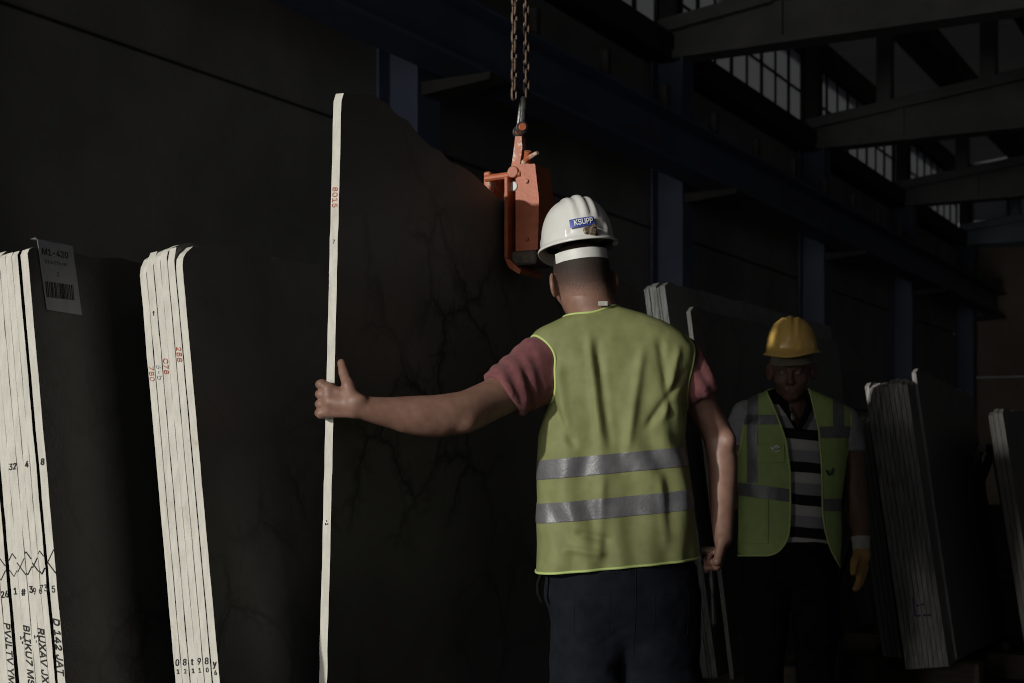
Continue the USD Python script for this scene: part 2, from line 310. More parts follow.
def slab_mat(name, nrm, face1, face2, vein, edge1, edge2, gloss=0.38, streak=False):
    """sawn stone: dark veined faces, pale dusty sawn ends; which is which follows the slab's own normal"""
    nodes = {'g': ('geometry', {}), 'dp': ('vector_math', {'math_type': 'dot_product', 'vector2': tuple(nrm)}), 'ab': ('math', {'math_type': 'absolute'}), 'gt': ('math', {'math_type': 'greater_than', 'value2': 0.72}),
        'mp': ('mapping', {'scale': (1.0, 1.0, 1.0)}), 'n1': ('noise_texture', {'scale': 2.2, 'detail': 8.0, 'roughness': 0.65, 'distortion': 0.6}), 'r1': ('rgb_ramp', {'ramp': [(0.35, face1), (0.68, face2)]}),
        'n2': ('noise_texture', {'scale': 2.0, 'detail': 5.0, 'roughness': 0.6}), 'ad': ('mix', {'mix_type': 'linear_light', 'fac': 0.16}), 'v': ('voronoi_texture', {'feature': 'distance_to_edge', 'scale': 3.4, 'detail': 2.0, 'roughness': 0.7}),
        'rv': ('rgb_ramp', {'ramp': [(0.0, (1, 1, 1)), (0.018, (0.55, 0.55, 0.55)), (0.05, (0, 0, 0))]}), 'nm': ('noise_texture', {'scale': 1.7, 'detail': 2.0}), 'rm': ('rgb_ramp', {'ramp': [(0.42, (0, 0, 0)), (0.62, (1, 1, 1))]}), 'vm': ('mix', {'mix_type': 'multiply', 'fac': 1.0}),
        'fc': ('mix', {'mix_type': 'mix', 'color2': vein}), 'me': ('mapping', {'scale': (1.0, 1.0, 0.10) if streak else (1.0, 1.0, 0.25)}), 'ne': ('noise_texture', {'scale': 75.0 if streak else 55.0, 'detail': 5.0, 'roughness': 0.7}), 're': ('rgb_ramp', {'ramp': [(0.3, edge1), (0.62, edge2)]}),
        'nd': ('noise_texture', {'scale': 9.0, 'detail': 6.0, 'roughness': 0.7}), 'rd': ('rgb_ramp', {'ramp': [(0.62, (1, 1, 1)), (0.74, (0.78, 0.66, 0.52))]}), 'ed': ('mix', {'mix_type': 'multiply', 'fac': 1.0}),
        'c': ('mix', {'mix_type': 'mix'}), 'rr': ('map_range', {'to_min': 0.9, 'to_max': gloss}), 'nb': ('noise_texture', {'scale': 130.0, 'detail': 4.0}), 'b': ('bump', {'strength': 0.35, 'distance': 0.003}), 'p': ('principled_bsdf', {'specular_ior_level': 0.35})}
    links = [('g.true_normal', 'dp.vector1'), ('dp.value', 'ab.value1'), ('ab.value', 'gt.value1'), ('g.position', 'mp.vector'), ('mp.vector', 'n1.vector'), ('n1.fac', 'r1.fac'), ('mp.vector', 'n2.vector'), ('mp.vector', 'ad.color1'), ('n2.color', 'ad.color2'), ('ad.color', 'v.vector'),
        ('v.distance', 'rv.fac'), ('mp.vector', 'nm.vector'), ('nm.fac', 'rm.fac'), ('rv.color', 'vm.color1'), ('rm.color', 'vm.color2'), ('vm.color', 'fc.fac'), ('r1.color', 'fc.color1'), ('g.position', 'me.vector'), ('me.vector', 'ne.vector'), ('ne.fac', 're.fac'), ('g.position', 'nd.vector'), ('nd.fac', 'rd.fac'),
        ('re.color', 'ed.color1'), ('rd.color', 'ed.color2'), ('gt.value', 'c.fac'), ('ed.color', 'c.color1'), ('fc.color', 'c.color2'), ('c.color', 'p.base_color'), ('gt.value', 'rr.value'), ('rr.result', 'p.roughness'), ('g.position', 'nb.vector'), ('nb.fac', 'b.height'), ('b.normal', 'p.normal')]
    links = [(a, b) for a, b in links if b != 'fc.fac'] + [('vm.color', 'bw.color'), ('bw.val', 'fc.fac')]; nodes['bw'] = ('rgb_to_bw', {})
    mat(name, nodes, links)
def stripes_mat(name, z0, per, slope):
    """printed rugby stripes: black, pale and mid grey bands"""
    nodes = {'g': ('geometry', {}), 's': ('separate_xyz', {}), 'sl': ('math', {'math_type': 'multiply_add', 'value2': slope}), 'n': ('noise_texture', {'scale': 9.0, 'detail': 2.0}), 'nn': ('math', {'math_type': 'multiply_add', 'value2': 0.012}), 'o': ('math', {'math_type': 'subtract', 'value2': z0}), 'd': ('math', {'math_type': 'divide', 'value2': per}), 'f': ('math', {'math_type': 'fraction'}),
        'r': ('rgb_ramp', {'ramp': [(0.0, (0.40, 0.39, 0.37)), (0.30, (0.40, 0.39, 0.37)), (0.31, (0.012, 0.012, 0.013)), (0.62, (0.012, 0.012, 0.013)), (0.63, (0.23, 0.23, 0.255)), (0.97, (0.23, 0.23, 0.255)), (1.0, (0.40, 0.39, 0.37))]}),
        'n2': ('noise_texture', {'scale': 500.0}), 'b': ('bump', {'strength': 0.3, 'distance': 0.002}), 'p': ('principled_bsdf', {'roughness': 0.9, 'specular_ior_level': 0.15})}
    mat(name, nodes, [('g.position', 's.vector'), ('s.x', 'sl.value1'), ('s.z', 'sl.value3'), ('g.position', 'n.vector'), ('n.fac', 'nn.value1'), ('sl.value', 'nn.value3'), ('nn.value', 'o.value1'), ('o.value', 'd.value1'), ('d.value', 'f.value1'), ('f.value', 'r.fac'), ('r.color', 'p.base_color'), ('g.position', 'n2.vector'), ('n2.fac', 'b.height'), ('b.normal', 'p.normal')])

# ------------------------------------------------------------------ the hall
AK = [3.8, 9.0, 14.2, 19.4, 24.6, 29.9]                  # column lines along the hall
WB, A_END = -6.0, 30.2
def hbox(b0, b1, a0, a1, z0, z1, r=0.0): return xf(rbox((b0, a0, z0), (b1, a1, z1), r) if r else bx((b0, a0, z0), (b1, a1, z1)), HALL)
obj('floor', hbox(WB - 0.4, 16, -8, A_END + 0.4, -0.2, 0.0), 'floor_concrete', kind='structure')
wall = thing('wall_left', hall(0, WB, 0), kind='structure')
obj('wall_backing', hbox(WB - 0.35, WB - 0.14, -4, A_END, 0, 5.3), 'dark_sill', wall)
edges = [-1.4] + AK
for i in range(len(edges) - 1):
    for z0, z1 in ((0.0, 1.74), (1.76, 3.49), (3.51, 5.25)):
        obj('wall_panel', hbox(WB - 0.14, WB - 0.004 * ((i + int(z0)) % 2), edges[i] + 0.01, edges[i + 1] - 0.01, z0, z1, 0.012), 'concrete_wall', wall)
obj('wall_coping', hbox(WB - 0.4, WB + 0.25, -1.4, A_END, 5.27, 5.55, 0.02), 'dark_sill', wall)
endw = thing('wall_end', hall(A_END, 0, 0), kind='structure')
for b0 in np.arange(WB, 14, 2.0):
    for z0, z1 in ((0, 2.6), (2.62, 5.25)):
        obj('wall_panel', hbox(b0 + 0.008, b0 + 1.992, A_END, A_END + 0.2, z0, z1, 0.012), 'end_wall_brown', endw)
def eave(b): return 6.95 + 0.12 * (np.minimum(b, 8 - b) + 6.0)
ceil_ = thing('ceiling', hall(0, 0, 7), kind='structure')
for a0 in np.arange(-1.4, A_END - 0.1, 1.58):            # profiled roof sheets, one after another down the hall
    prof = []
    for k in range(9):
        for q, dz in ((0.0, 0), (0.35, 0), (0.45, 0.045), (0.9, 0.045)): prof.append((a0 + (k + q) * 1.58 / 9, dz))
    prof.append((a0 + 1.58, 0)); A = np.array(prof); n = len(A)
    for b0, b1 in ((WB - 0.5, 4.0), (4.0, 14.5)):
        lo = [hall(A[:, 0], np.full(n, b), eave(b) + 0.02 + A[:, 1]) for b in (b0, b1)]
        v = np.vstack([lo[0], lo[1], lo[0] + Z3 * 0.012, lo[1] + Z3 * 0.012]); f = []
        for j in range(n - 1):
            f += [[j, j + 1, n + j + 1], [j, n + j + 1, n + j], [2 * n + j, 3 * n + j + 1, 2 * n + j + 1], [2 * n + j, 3 * n + j, 3 * n + j + 1]]
        obj('roof_panel', trimesh.Trimesh(v, f, process=False), 'roof_sheet', ceil_)
for i, b in enumerate((-5.95, -4.62, -3.1, -1.6, 0.0, 1.6, 3.2)):
    w = 0.11 if i == 0 else 0.22
    obj('roof_purlin', hbox(b - w, b + w, -1.4, A_END, float(eave(b)) - 0.30, float(eave(b)) + 0.015, 0.01), 'purlin_dark', kind='structure')
for k, a in enumerate(AK):
    g = thing('roof_girder', hall(a, WB, 5.3), kind='structure')
    m_ = 'concrete_girder' if k < 5 else 'blue_grey_steel'
    def slope_bar(b0, b1, za0, za1, zb0, zb1, w):       # a bar whose bottom and top run from (b0) to (b1)
        v = np.array([[b, a + s * w, z] for b, lo, hi in ((b0, za0, za1), (b1, zb0, zb1)) for z in (lo, hi) for s in (-1, 1)])
        return xf(trimesh.convex.convex_hull(v), HALL)
    rise = lambda b: 5.62 + 0.12 * (b + 6.0)
    obj('web', slope_bar(-5.9, 4, 5.34, 5.58, 5.34, rise(4) - 0.06, 0.09), m_, g)
    obj('web', slope_bar(4, 14, 5.34, rise(4) - 0.06, 5.34, 5.58, 0.09), m_, g)
    obj('bottom_flange', slope_bar(-5.9, 14, 5.28, 5.36, 5.28, 5.36, 0.15), m_, g)
    obj('top_flange', slope_bar(-5.9, 4, 5.55, 5.69, rise(4) - 0.07, rise(4) + 0.07, 0.19), m_, g)
    obj('top_flange', slope_bar(4, 14, rise(4) - 0.07, rise(4) + 0.07, 5.55, 5.69, 0.19), m_, g)
    for b in (-4.6, -2.2, 0.2, 2.6): obj('stiffener', hbox(b - 0.05, b + 0.05, a - 0.14, a + 0.14, 5.36, rise(b) - 0.05), m_, g)
    for b in (-5.82, -4.83, -3.47, -2.1, -0.7, 0.7, 2.1): obj('roof_post', hbox(b - 0.1, b + 0.1, a - 0.1, a + 0.1, rise(b), float(eave(b)) - 0.02, 0.01), 'dark_sill' if b < -5.5 else m_, g)  # wall-side posts coloured darker in place of shade, as the sun reaches them
    c = thing('steel_column', hall(a, WB, 0), kind='structure')
    for s in (-1, 1): obj('flange', hbox(WB + 0.19 + s * 0.17 - 0.012, WB + 0.19 + s * 0.17 + 0.012, a - 0.16, a + 0.16, 0.0, 5.28), 'blue_steel', c)
    obj('web', hbox(WB + 0.03, WB + 0.35, a - 0.012, a + 0.012, 0, 5.28), 'blue_steel', c)
    obj('base_plate', hbox(WB + 0.0, WB + 0.4, a - 0.22, a + 0.22, 0, 0.03), 'blue_steel', c)
    obj('crane_bracket', slope_bar(WB + 0.36, WB + 0.95, 3.74, 3.84, 3.79, 3.84, 0.1), 'dark_sill', c)
cg = thing('crane_runway', hall(0, WB + 0.75, 3.84), kind='structure')
obj('bottom_flange', hbox(WB + 0.58, WB + 0.92, -1.4, A_END, 3.84, 3.87), 'blue_steel', cg)
obj('top_flange', hbox(WB + 0.56, WB + 0.94, -1.4, A_END, 4.27, 4.30), 'blue_steel', cg)
obj('web', hbox(WB + 0.738, WB + 0.762, -1.4, A_END, 3.87, 4.27), 'blue_steel', cg)
obj('rail', hbox(WB + 0.72, WB + 0.78, -1.4, A_END, 4.30, 4.38, 0.008), 'rack_steel', cg)
for a in np.arange(0.6, A_END, 1.3):
    obj('rail_clip', hbox(WB + 0.66, WB + 0.84, a - 0.09, a + 0.09, 4.30, 4.345, 0.01), 'rack_steel', cg)
    obj('conductor_bracket', hbox(WB + 0.85, WB + 0.93, a - 0.04, a + 0.04, 4.30, 4.52, 0.01), 'rack_steel', cg)
for i in range(len(edges) - 1):                          # glazed clerestory over the left wall, bay by bay
    a0, a1 = edges[i] + 0.012, edges[i + 1] - 0.012
    w = thing(f'window_{i + 1}', hall(a0, WB, 5.55), kind='structure')
    z0, zt, z1 = 5.55, 6.12, 6.68
    obj('frame', cat(hbox(WB - 0.04, WB + 0.04, a0, a1, z0, z0 + 0.05), hbox(WB - 0.04, WB + 0.04, a0, a1, z1 - 0.05, z1), hbox(WB - 0.04, WB + 0.04, a0, a0 + 0.05, z0 + 0.05, z1 - 0.05), hbox(WB - 0.04, WB + 0.04, a1 - 0.05, a1, z0 + 0.05, z1 - 0.05)), 'window_frame', w)
    obj('transom', hbox(WB - 0.02, WB + 0.02, a0 + 0.05, a1 - 0.05, zt - 0.012, zt + 0.012), 'window_frame', w)
    n = 9; st = (a1 - a0 - 0.1) / n
    for k in range(n):
        p0 = a0 + 0.05 + k * st
        if k: obj('mullion', hbox(WB - 0.03, WB + 0.03, p0 - (0.03 if k % 2 == 0 else 0.012), p0 + (0.03 if k % 2 == 0 else 0.012), z0 + 0.05, z1 - 0.05), 'window_frame', w)
        for q0, q1 in ((z0 + 0.05, zt - 0.012), (zt + 0.012, z1 - 0.05)):
            obj('pane', hbox(WB - 0.004, WB + 0.004, p0 + 0.012, p0 + st - 0.012, q0, q1), 'glass_pane', w)
w = thing('window_7', hall(A_END, -5.8, 5.75), kind='structure')
for k, b0 in enumerate(np.arange(-5.75, 13, 0.74)):
    obj('mullion', hbox(b0 - 0.035, b0 + 0.035, A_END - 0.03, A_END + 0.03, 5.8, 7.0), 'window_frame', w)
    obj('pane', hbox(b0 + 0.035, b0 + 0.705, A_END - 0.004, A_END + 0.004, 5.83, 7.0), 'glass_pane', w)
obj('sill', hbox(WB, 14, A_END - 0.05, A_END + 0.2, 5.27, 5.8), 'blue_grey_steel', w)
# unseen door frame, added round the soft area light; the sun passes beside it
da = math.radians(DOOR_AZ); DM = frame(DOOR_C * [1, 1, 0], np.array([math.cos(da), -math.sin(da), 0]), np.array([math.sin(da), math.cos(da), 0]), Z3)
dr = thing('added_door_1', DOOR_C * [1, 1, 0], kind='structure')
for s in (-1, 1): obj('added_door_jamb', xf(rbox((s * 1.83 - 0.12, -0.12, 0), (s * 1.83 + 0.12, 0.12, 4.05), 0.01), DM), 'blue_steel', dr)
obj('added_door_lintel', xf(rbox((-1.95, -0.12, 3.82), (1.95, 0.12, 4.1), 0.01), DM), 'blue_steel', dr)

# ------------------------------------------------------------------ stone slabs
def slab_frame(px, py, Y, lean, head=None):
    h = TH if head is None else math.radians(head)
    d = np.array([math.sin(h), math.cos(h), 0]); n = np.array([math.cos(h), -math.sin(h), 0]); L = math.radians(lean)
    U = math.cos(L) * Z3 - math.sin(L) * n; NN = math.cos(L) * n + math.sin(L) * Z3
    return W(px, py, Y), d, U, NN                          # the near upper corner of the front face, along, up, out
def slab_mesh(fr, outline, t, w, jag=0.004, seed=0, chip=0.0):
    """outline: (s along, h above the reference corner); w: how far behind the front face this slab stands"""
    o, d, U, NN = fr; r = np.random.default_rng(seed); pts = []
    q = np.asarray(outline, float); q = np.vstack([q, q[:1]])
    for k in range(len(q) - 1):
        L = np.linalg.norm(q[k + 1] - q[k]); n = max(1, int(L / 0.045))
        for j in range(n):
            p = q[k] + (q[k + 1] - q[k]) * j / n; top = p[1] > -0.28 and p[0] > 0.01
            pts.append(p + r.normal(0, 1, 2) * (jag * (1.0 if top else 0.15)))
    pg = Polygon(pts).buffer(0)
    if pg.geom_type != 'Polygon': pg = max(pg.geoms, key=lambda g: g.area)
    ring = np.array(pg.exterior.coords)[:-1]; c = 0.0022
    nrm = np.roll(ring, -1, 0) - np.roll(ring, 1, 0); nrm = np.stack([nrm[:, 1], -nrm[:, 0]], 1); nrm /= np.linalg.norm(nrm, axis=1, keepdims=True)
    if pg.exterior.is_ccw: pass
    else: nrm = -nrm
    inn = ring - nrm * c; n = len(ring)
    tf = trimesh.creation.triangulate_polygon(Polygon(inn), engine='earcut')
    if len(tf[0]) != n: inn = ring - nrm * 1e-5; tf = trimesh.creation.triangulate_polygon(Polygon(inn), engine='earcut')
    order = [int(np.argmin(((inn - p) ** 2).sum(1))) for p in tf[0]]
    fc = np.array(order)[tf[1]]; V, Q = [], []
    jt = r.normal(0, 0.0010, (2, n)); jt[:, ring[:, 1] < -0.2] *= 0.25
    near_ = (ring[:, 1] > -0.03) & (ring[:, 0] < 0.34); chipd = np.where(near_, chip * np.clip(r.uniform(-0.1, 1.2, n), 0, 1), 0.0)
    for lay, (rg, ww) in enumerate(((inn, np.zeros(n)), (ring, c + np.abs(jt[0]) + chipd), (ring, t - c - np.abs(jt[1])), (inn, np.full(n, t)))):
        V.append(o + rg[:, :1] * d + rg[:, 1:] * U - (w + ww)[:, None] * NN)
    for k in range(3):
        for j in range(n):
            j2 = (j + 1) % n; a, b, cc, e = k * n + j, k * n + j2, (k + 1) * n + j2, (k + 1) * n + j
            Q += [[a, cc, b], [a, e, cc]]
    Q = np.vstack([np.array(Q), fc, fc[:, ::-1] + 3 * n])
    m = trimesh.Trimesh(np.vstack(V), Q, process=False); trimesh.repair.fix_normals(m); return m
ORD = ['first', 'second', 'third', 'fourth', 'fifth', 'sixth', 'seventh', 'eighth', 'ninth', 'tenth', 'eleventh']
WARM1, WARM2 = (0.50, 0.48, 0.425), (0.64, 0.615, 0.545)
def end_text(fr, w, t, sz, txt, rotq, h, along, mat_, parent, shift=0.0, slant=0.0, **kw):
    """handwriting on the near sawn end of a slab; sz: capital height; rotq: quarter turns clockwise; h: height of its start under the corner"""
    o, d, U, NN = fr; tm = meshkit.text_mesh(txt, sz, 0.0006, mat_ == 'ink_black')
    tm.vertices[:, 0] += slant * tm.vertices[:, 1]
    a = -rotq * math.pi / 2; x0 = math.cos(a) * NN + math.sin(a) * U; y0 = -math.sin(a) * NN + math.cos(a) * U
    org = o + h * U - (w + t / 2 - shift) * NN + along * d
    v = tm.vertices.copy(); v -= [0, sz / 2 if rotq else 0, 0]
    if not rotq: v[:, 0] -= v[:, 0].max() / 2
    V = org + v[:, :1] * x0 + v[:, 1:2] * y0 - v[:, 2:] * d
    f = np.asarray(tm.faces)
    return obj('marking', trimesh.Trimesh(V, f, process=False), mat_, parent, **kw)
def strokes(fr, w, lines, r, mat_, parent, h, **kw):
    """felt-pen strokes on a slab end, each line a list of (across, up) in metres from the slab's middle"""
    o, d, U, NN = fr; ms = []
    for l in lines:
        p = np.array([o + (h + y) * U + (x - w) * NN - 0.0004 * d for x, y in l]); ms.append(tube(p, r, 5))
    return obj('marking', cat(*ms), mat_, parent, **kw)

# --- far-left stack
fr1 = slab_frame(27, 247, 3.68, 7.0); H1 = (fr1[0][2] - 0.13) / math.cos(math.radians(7))
slab_mat('slab_stone_left', fr1[3], (0.055, 0.054, 0.052), (0.08, 0.079, 0.076), (0.028, 0.0275, 0.027), WARM1, WARM2)
P1 = [(0.0, 0.0215), (0.0305, 0.0175), (0.0492, 0.0185), (0.0685, 0.0185), (0.0885, 0.025), (0.1140, 0.024), (0.149, 0.021), (0.171, 0.021), (0.193, 0.020)]
P1 = [(w * 1.2, t * 1.2) for w, t in P1]
stack1 = []
for i, (w, t) in enumerate(P1):
    dh = [0.0, 0.002, 0.001, 0.003, 0.002, 0.003, -0.12, 0.002, 0.001][i]
    out = [(0, -H1), (2.5, -H1), (2.5, 0.0), (1.2, 0.006), (0.12, 0.008 + dh), (0.03, 0.004 + dh), (0.008, -0.004 + dh), (0, -0.016 + dh)]
    lab = {0: 'dark stone slab at the front of the far-left stack, carrying the barcode label', 8: 'hindmost pale-ended stone slab of the far-left stack, cut by the photo edge'}.get(i, f'pale-ended stone slab, {ORD[i]} counting back from the barcode label in far-left stack')
    s = thing('stone_slab', fr1[0] - H1 * fr1[2] - w * fr1[3], label=lab, cat='stone slab', group='slabs of the far-left stack')
    stack1.append(s); obj('slab_body', slab_mesh(fr1, out, t, w, seed=10 + i), 'slab_stone_left', s)
K1 = F / 3.68
hw = lambda py: -(py - 247) / K1 / math.cos(math.radians(7))
txt1 = ['D 142 JAT', None, 'RUXAV JXVY', None, 'BLIKU7 MSD', None, 'PVJLTV YM', None, 'V D']
num1 = ['5', '73', '9 6', '3', '#', '1', '26', '8', '7']
top1 = ['8', None, '4', None, '32', None, None, None, None]
for i, (w, t) in enumerate(P1):
    wide = 0.034 if i in (3, 5) else t
    if txt1[i]: end_text(fr1, w, t, 0.021, txt1[i], 1, hw(614 + 4 * (i % 3)), -0.0012, 'ink_black', stack1[i], slant=0.25 * (-1)**i, label='black handwritten letters running down the slab end')
    if i in (2, 4): end_text(fr1, w, t, 0.014, '1-', 1, hw(629), -0.0012, 'ink_black', stack1[i], shift=-0.018)
    end_text(fr1, w, t, 0.017, num1[i], 0, hw(590 - 2 * (i % 2)), -0.0012, 'ink_black', stack1[i], label='black handwritten number')
    if top1[i]: end_text(fr1, w, t, 0.016, top1[i], 0, hw(464), -0.0012, 'ink_black', stack1[i], slant=0.2)
for i in range(len(P1)):                                  # a zigzag of felt-pen crosses drawn right across the ends
    w, t = P1[i]; lines = []
    cell = 0.050
    k0, k1 = -(w + t), -w
    for ph in (0, 1):
        xs = np.unique(np.r_[k0 + 0.001, k1 - 0.001, np.arange(-10, 1) * cell]); xs = xs[(xs >= k0) & (xs <= k1)]
        ys = [(abs(((x / cell + ph) % 2) - 1) - 0.5) * 0.060 for x in xs]
        lines.append([(x, y + 0.004 * math.sin(9 * i)) for x, y in zip(xs, ys)])
    lines = [[(x, y) for x, y in l] for l in lines if len(l) > 1]
    if i not in (7,): strokes(fr1, 0.0, lines, 0.0016, 'ink_black', stack1[i], hw(560), label='felt-pen cross strokes')
# barcode label taped over the front slab's upper corner
o, d, U, NN = fr1
lb = thing('paper_label', o, label='pale paper label with barcode wrapped over the top of the far-left slab stack', cat='label')
LW, LH = 0.122, 0.165
s0 = 0.035
def on_face(pts, lift): return o + np.asarray(pts)[:, :1] * d + np.asarray(pts)[:, 1:2] * U + lift * NN
def face_mesh(m2, lift): v = np.asarray(m2.vertices); return trimesh.Trimesh(o + v[:, :1] * d + v[:, 1:2] * U + (lift + v[:, 2:]) * NN, m2.faces, process=False)
sheet = [(s0, 0.024), (s0 + LW, 0.022), (s0 + LW + 0.012, -LH), (s0 + 0.012, -LH + 0.004)]
pg = trimesh.creation.extrude_polygon(Polygon(sheet), 0.0012, engine='earcut'); obj('paper', face_mesh(pg, 0.0015), 'paper_label', lb)
fold = cat(trimesh.convex.convex_hull(np.vstack([on_face([(s0, 0.024), (s0 + LW, 0.022)], 0.0027), on_face([(s0, 0.030), (s0 + LW, 0.028)], -0.002)])), trimesh.convex.convex_hull(np.vstack([on_face([(s0, 0.030), (s0 + LW, 0.028)], -0.002), on_face([(s0 + 0.005, 0.032), (s0 + LW, 0.030)], -0.03), on_face([(s0, 0.0285), (s0 + LW, 0.0265)], -0.002)])))
obj('folded_flap', fold, 'paper_label', lb)
def ltext(txt, hgt, x, y, bold=False):
    t = meshkit.text_mesh(txt, hgt, 0.0004, bold); t.vertices[:, 0] += s0 + x; t.vertices[:, 1] += y; obj('print', face_mesh(t, 0.0028), 'ink_black', lb)
ltext('M1-420', 0.0165, 0.010, -0.014, True); ltext('62 x 274 cm', 0.0095, 0.018, -0.036)
ltext('2', 0.012, 0.055, -0.068)
bars = []; x = s0 + 0.014
while x < s0 + 0.112:
    wd = rng.choice([0.0014, 0.0024, 0.0036]); bars.append(bx((x, -0.127, 0), (x + wd, -0.085, 0.0004))); x += wd + rng.choice([0.0014, 0.0022, 0.003])
obj('barcode', face_mesh(cat(*bars), 0.0028), 'ink_black', lb)

# --- second stack
fr2 = slab_frame(181.5, 254, 3.8, 6.6); H2 = (fr2[0][2] - 0.13) / math.cos(math.radians(6.6)); K2 = F / 3.8
slab_mat('slab_stone_second', fr2[3], (0.145, 0.142, 0.136), (0.195, 0.191, 0.183), (0.08, 0.078, 0.074), WARM1, WARM2)
P2 = [(0.0, 0.0205), (0.0240, 0.0205), (0.0468, 0.0205), (0.0680, 0.0205), (0.0910, 0.0215), (0.1145, 0.0205)]
P2 = [(w * 1.127, t * 1.127) for w, t in P2]
stack2 = []
corner2 = [[(0, -0.030 + 0.006 * q), (0.006, -0.010 + 0.005 * q), (0.020, 0.010 + 0.004 * q), (0.05, 0.026 + 0.003 * q), (0.10, 0.036 + 0.002 * q), (0.17, 0.042)] for q in (0, 3, 5, 4, 3, 0)]
for i, (w, t) in enumerate(P2):
    out = [(0, -H2), (2.4, -H2), (2.4, 0.036), (1.1, 0.040)] + corner2[i][::-1]
    s = thing('stone_slab', fr2[0] - H2 * fr2[2] - w * fr2[3], label=('grey stone slab at the front of the second stack from the left, beside the suspended slab' if i == 0 else f'pale-ended stone slab, {ORD[i]} from the front in the second stack from the left'), cat='stone slab', group='slabs of the second stack')
    stack2.append(s); obj('slab_body', slab_mesh(fr2, out, t, w, jag=0.0035, seed=40 + i, chip=0.008), 'slab_stone_second', s)
h2 = lambda py: -(py - 258) / K2 / math.cos(math.radians(6.6))
for i, (txt, py, col) in {1: ('288', 348, 'ink_red'), 3: ('C78', 357, 'ink_red'), 5: ('780', 362, 'ink_red'), 4: ('6-b', 362, 'ink_bluegrey')}.items():
    end_text(fr2, P2[i][0], P2[i][1], 0.0165, txt, 1, h2(py), -0.0012, col, stack2[i], slant=0.15, label=('red' if col == 'ink_red' else 'faint blue') + ' handwritten mark')
for i, (a_, b_) in enumerate((('y', '6'), ('8', '0'), ('9', '1'), ('t', '1'), ('8', '2'), ('0', '1'))):
    end_text(fr2, P2[i][0], P2[i][1], 0.017, a_, 0, h2(664 + 3 * (i == 0)), -0.0012, 'ink_black', stack2[i], slant=0.15, label='black handwritten number')
    end_text(fr2, P2[i][0], P2[i][1], 0.012, b_, 0, h2(672 + 3 * (i == 0)), -0.0012, 'ink_black', stack2[i])
end_text(fr2, P2[4][0], P2[4][1], 0.012, 'f', 0, h2(313), -0.0012, 'ink_black', stack2[4])

# --- the slab hanging from the crane
YH = 3.95; frh = slab_frame(341.5, 96, YH, -1.75); KH = F / YH
slab_mat('slab_stone_hung', frh[3], (0.125, 0.120, 0.112), (0.175, 0.168, 0.157), (0.035, 0.033, 0.032), WARM1, WARM2, gloss=0.5)
def on_slab(fr, px, py):
    """(s, h) where the view ray meets the front face"""
    o, d, U, NN = fr; e = np.array([0, 0, HC]); ray = W(px, py, 1.0) - e; t = ((o - e) @ NN) / (ray @ NN); q = e + t * ray - o; return q @ d, q @ U
top = [on_slab(frh, *p) for p in ((341.8, 101), (342.5, 97), (344.5, 94.5), (360, 93), (373, 96), (388, 107), (407, 121), (420, 135), (432, 146), (459, 165), (489, 189), (502, 200), (540, 228), (600, 268))]
last = on_slab(frh, 640, 292)
hs = [(0, -2.0), (last[0], -2.0), last] + top[::-1] + [(0.0, -0.03)]  # unseen lower end lengthened to keep the low sun off the pack
hung = thing('stone_slab', frh[0] - 2.0 * frh[2], label='dark veined stone slab with slanting top hanging upright from the orange clamp', cat='stone slab')
obj('slab_body', slab_mesh(frh, hs, 0.027, 0.0, jag=0.005, seed=5, chip=0.019), 'slab_stone_hung', hung)
end_text(frh, 0, 0.027, 0.017, '8015', 1, -(186 - 96) / KH, -0.0012, 'ink_red', hung, label='red handwritten number on the pale end')
end_text(frh, 0, 0.027, 0.010, '7', 0, -(243 - 96) / KH, -0.0012, 'ink_black', hung); end_text(frh, 0, 0.027, 0.010, '-1', 1, -(520 - 96) / KH, -0.0012, 'ink_black', hung)

# --- stacks further back
GREY1, GREY2 = (0.14, 0.137, 0.13), (0.30, 0.295, 0.28)
def stack(px, py, Y, lean, P, length, label, group, face, edge, head=None, base=0.13, drop=0.0, tops=None, name='', streak=True, seed=0):
    fr = slab_frame(px, py, Y, lean, head); H = (fr[0][2] - base) / math.cos(math.radians(lean)); mname = 'slab_stone_' + name
    slab_mat(mname, fr[3], face[0], face[1], face[2], edge[0], edge[1], streak=streak); res = []
    for i, (w, t) in enumerate(P):
        dh = (tops[i] if tops else rng.normal(0, 0.006))
        out = [(0, -H), (length, -H), (length, dh - drop), (0.05, dh), (0, dh - 0.02)]
        s = thing('stone_slab', fr[0] - H * fr[2] - w * fr[3], label=label(i), cat='stone slab', group=group)
        obj('slab_body', slab_mesh(fr, out, t, w, jag=0.003, seed=seed + i), mname, s); res.append(s)
    return fr, res
DARKF = ((0.12, 0.12, 0.118), (0.17, 0.168, 0.163), (0.07, 0.068, 0.066))
MIDF = ((0.20, 0.20, 0.196), (0.27, 0.268, 0.262), (0.13, 0.13, 0.126))
frB, _ = stack(664, 281, 6.3, 8.2, [(0.0, 0.026), (0.029, 0.010), (0.042, 0.031), (0.078, 0.022)], 2.6, lambda i: f'mottled grey-ended slab, {ORD[i]} from the front of the stack rising behind the white-helmeted worker\'s shoulder', 'slabs of the stack behind the front worker', MIDF, ((0.045, 0.047, 0.045), (0.17, 0.173, 0.167)), name='shoulder', tops=[0, -0.004, 0.004, 0.0], seed=100)
frC, _ = stack(680, 306, 6.22, 7.2, [(-0.045, 0.019)], 2.3, lambda i: 'single thin dark slab leaning in front of the stack behind the front worker', None, DARKF, ((0.08, 0.077, 0.07), (0.16, 0.154, 0.14)), name='thin', seed=110)
frL, _ = stack(684, 370, 6.25, 7.4, [(-0.07, 0.019)], 2.0, lambda i: 'low grey slab leaning between the two workers, lowest in its row', None, MIDF, ((0.25, 0.24, 0.22), (0.42, 0.41, 0.38)), name='low', seed=115)
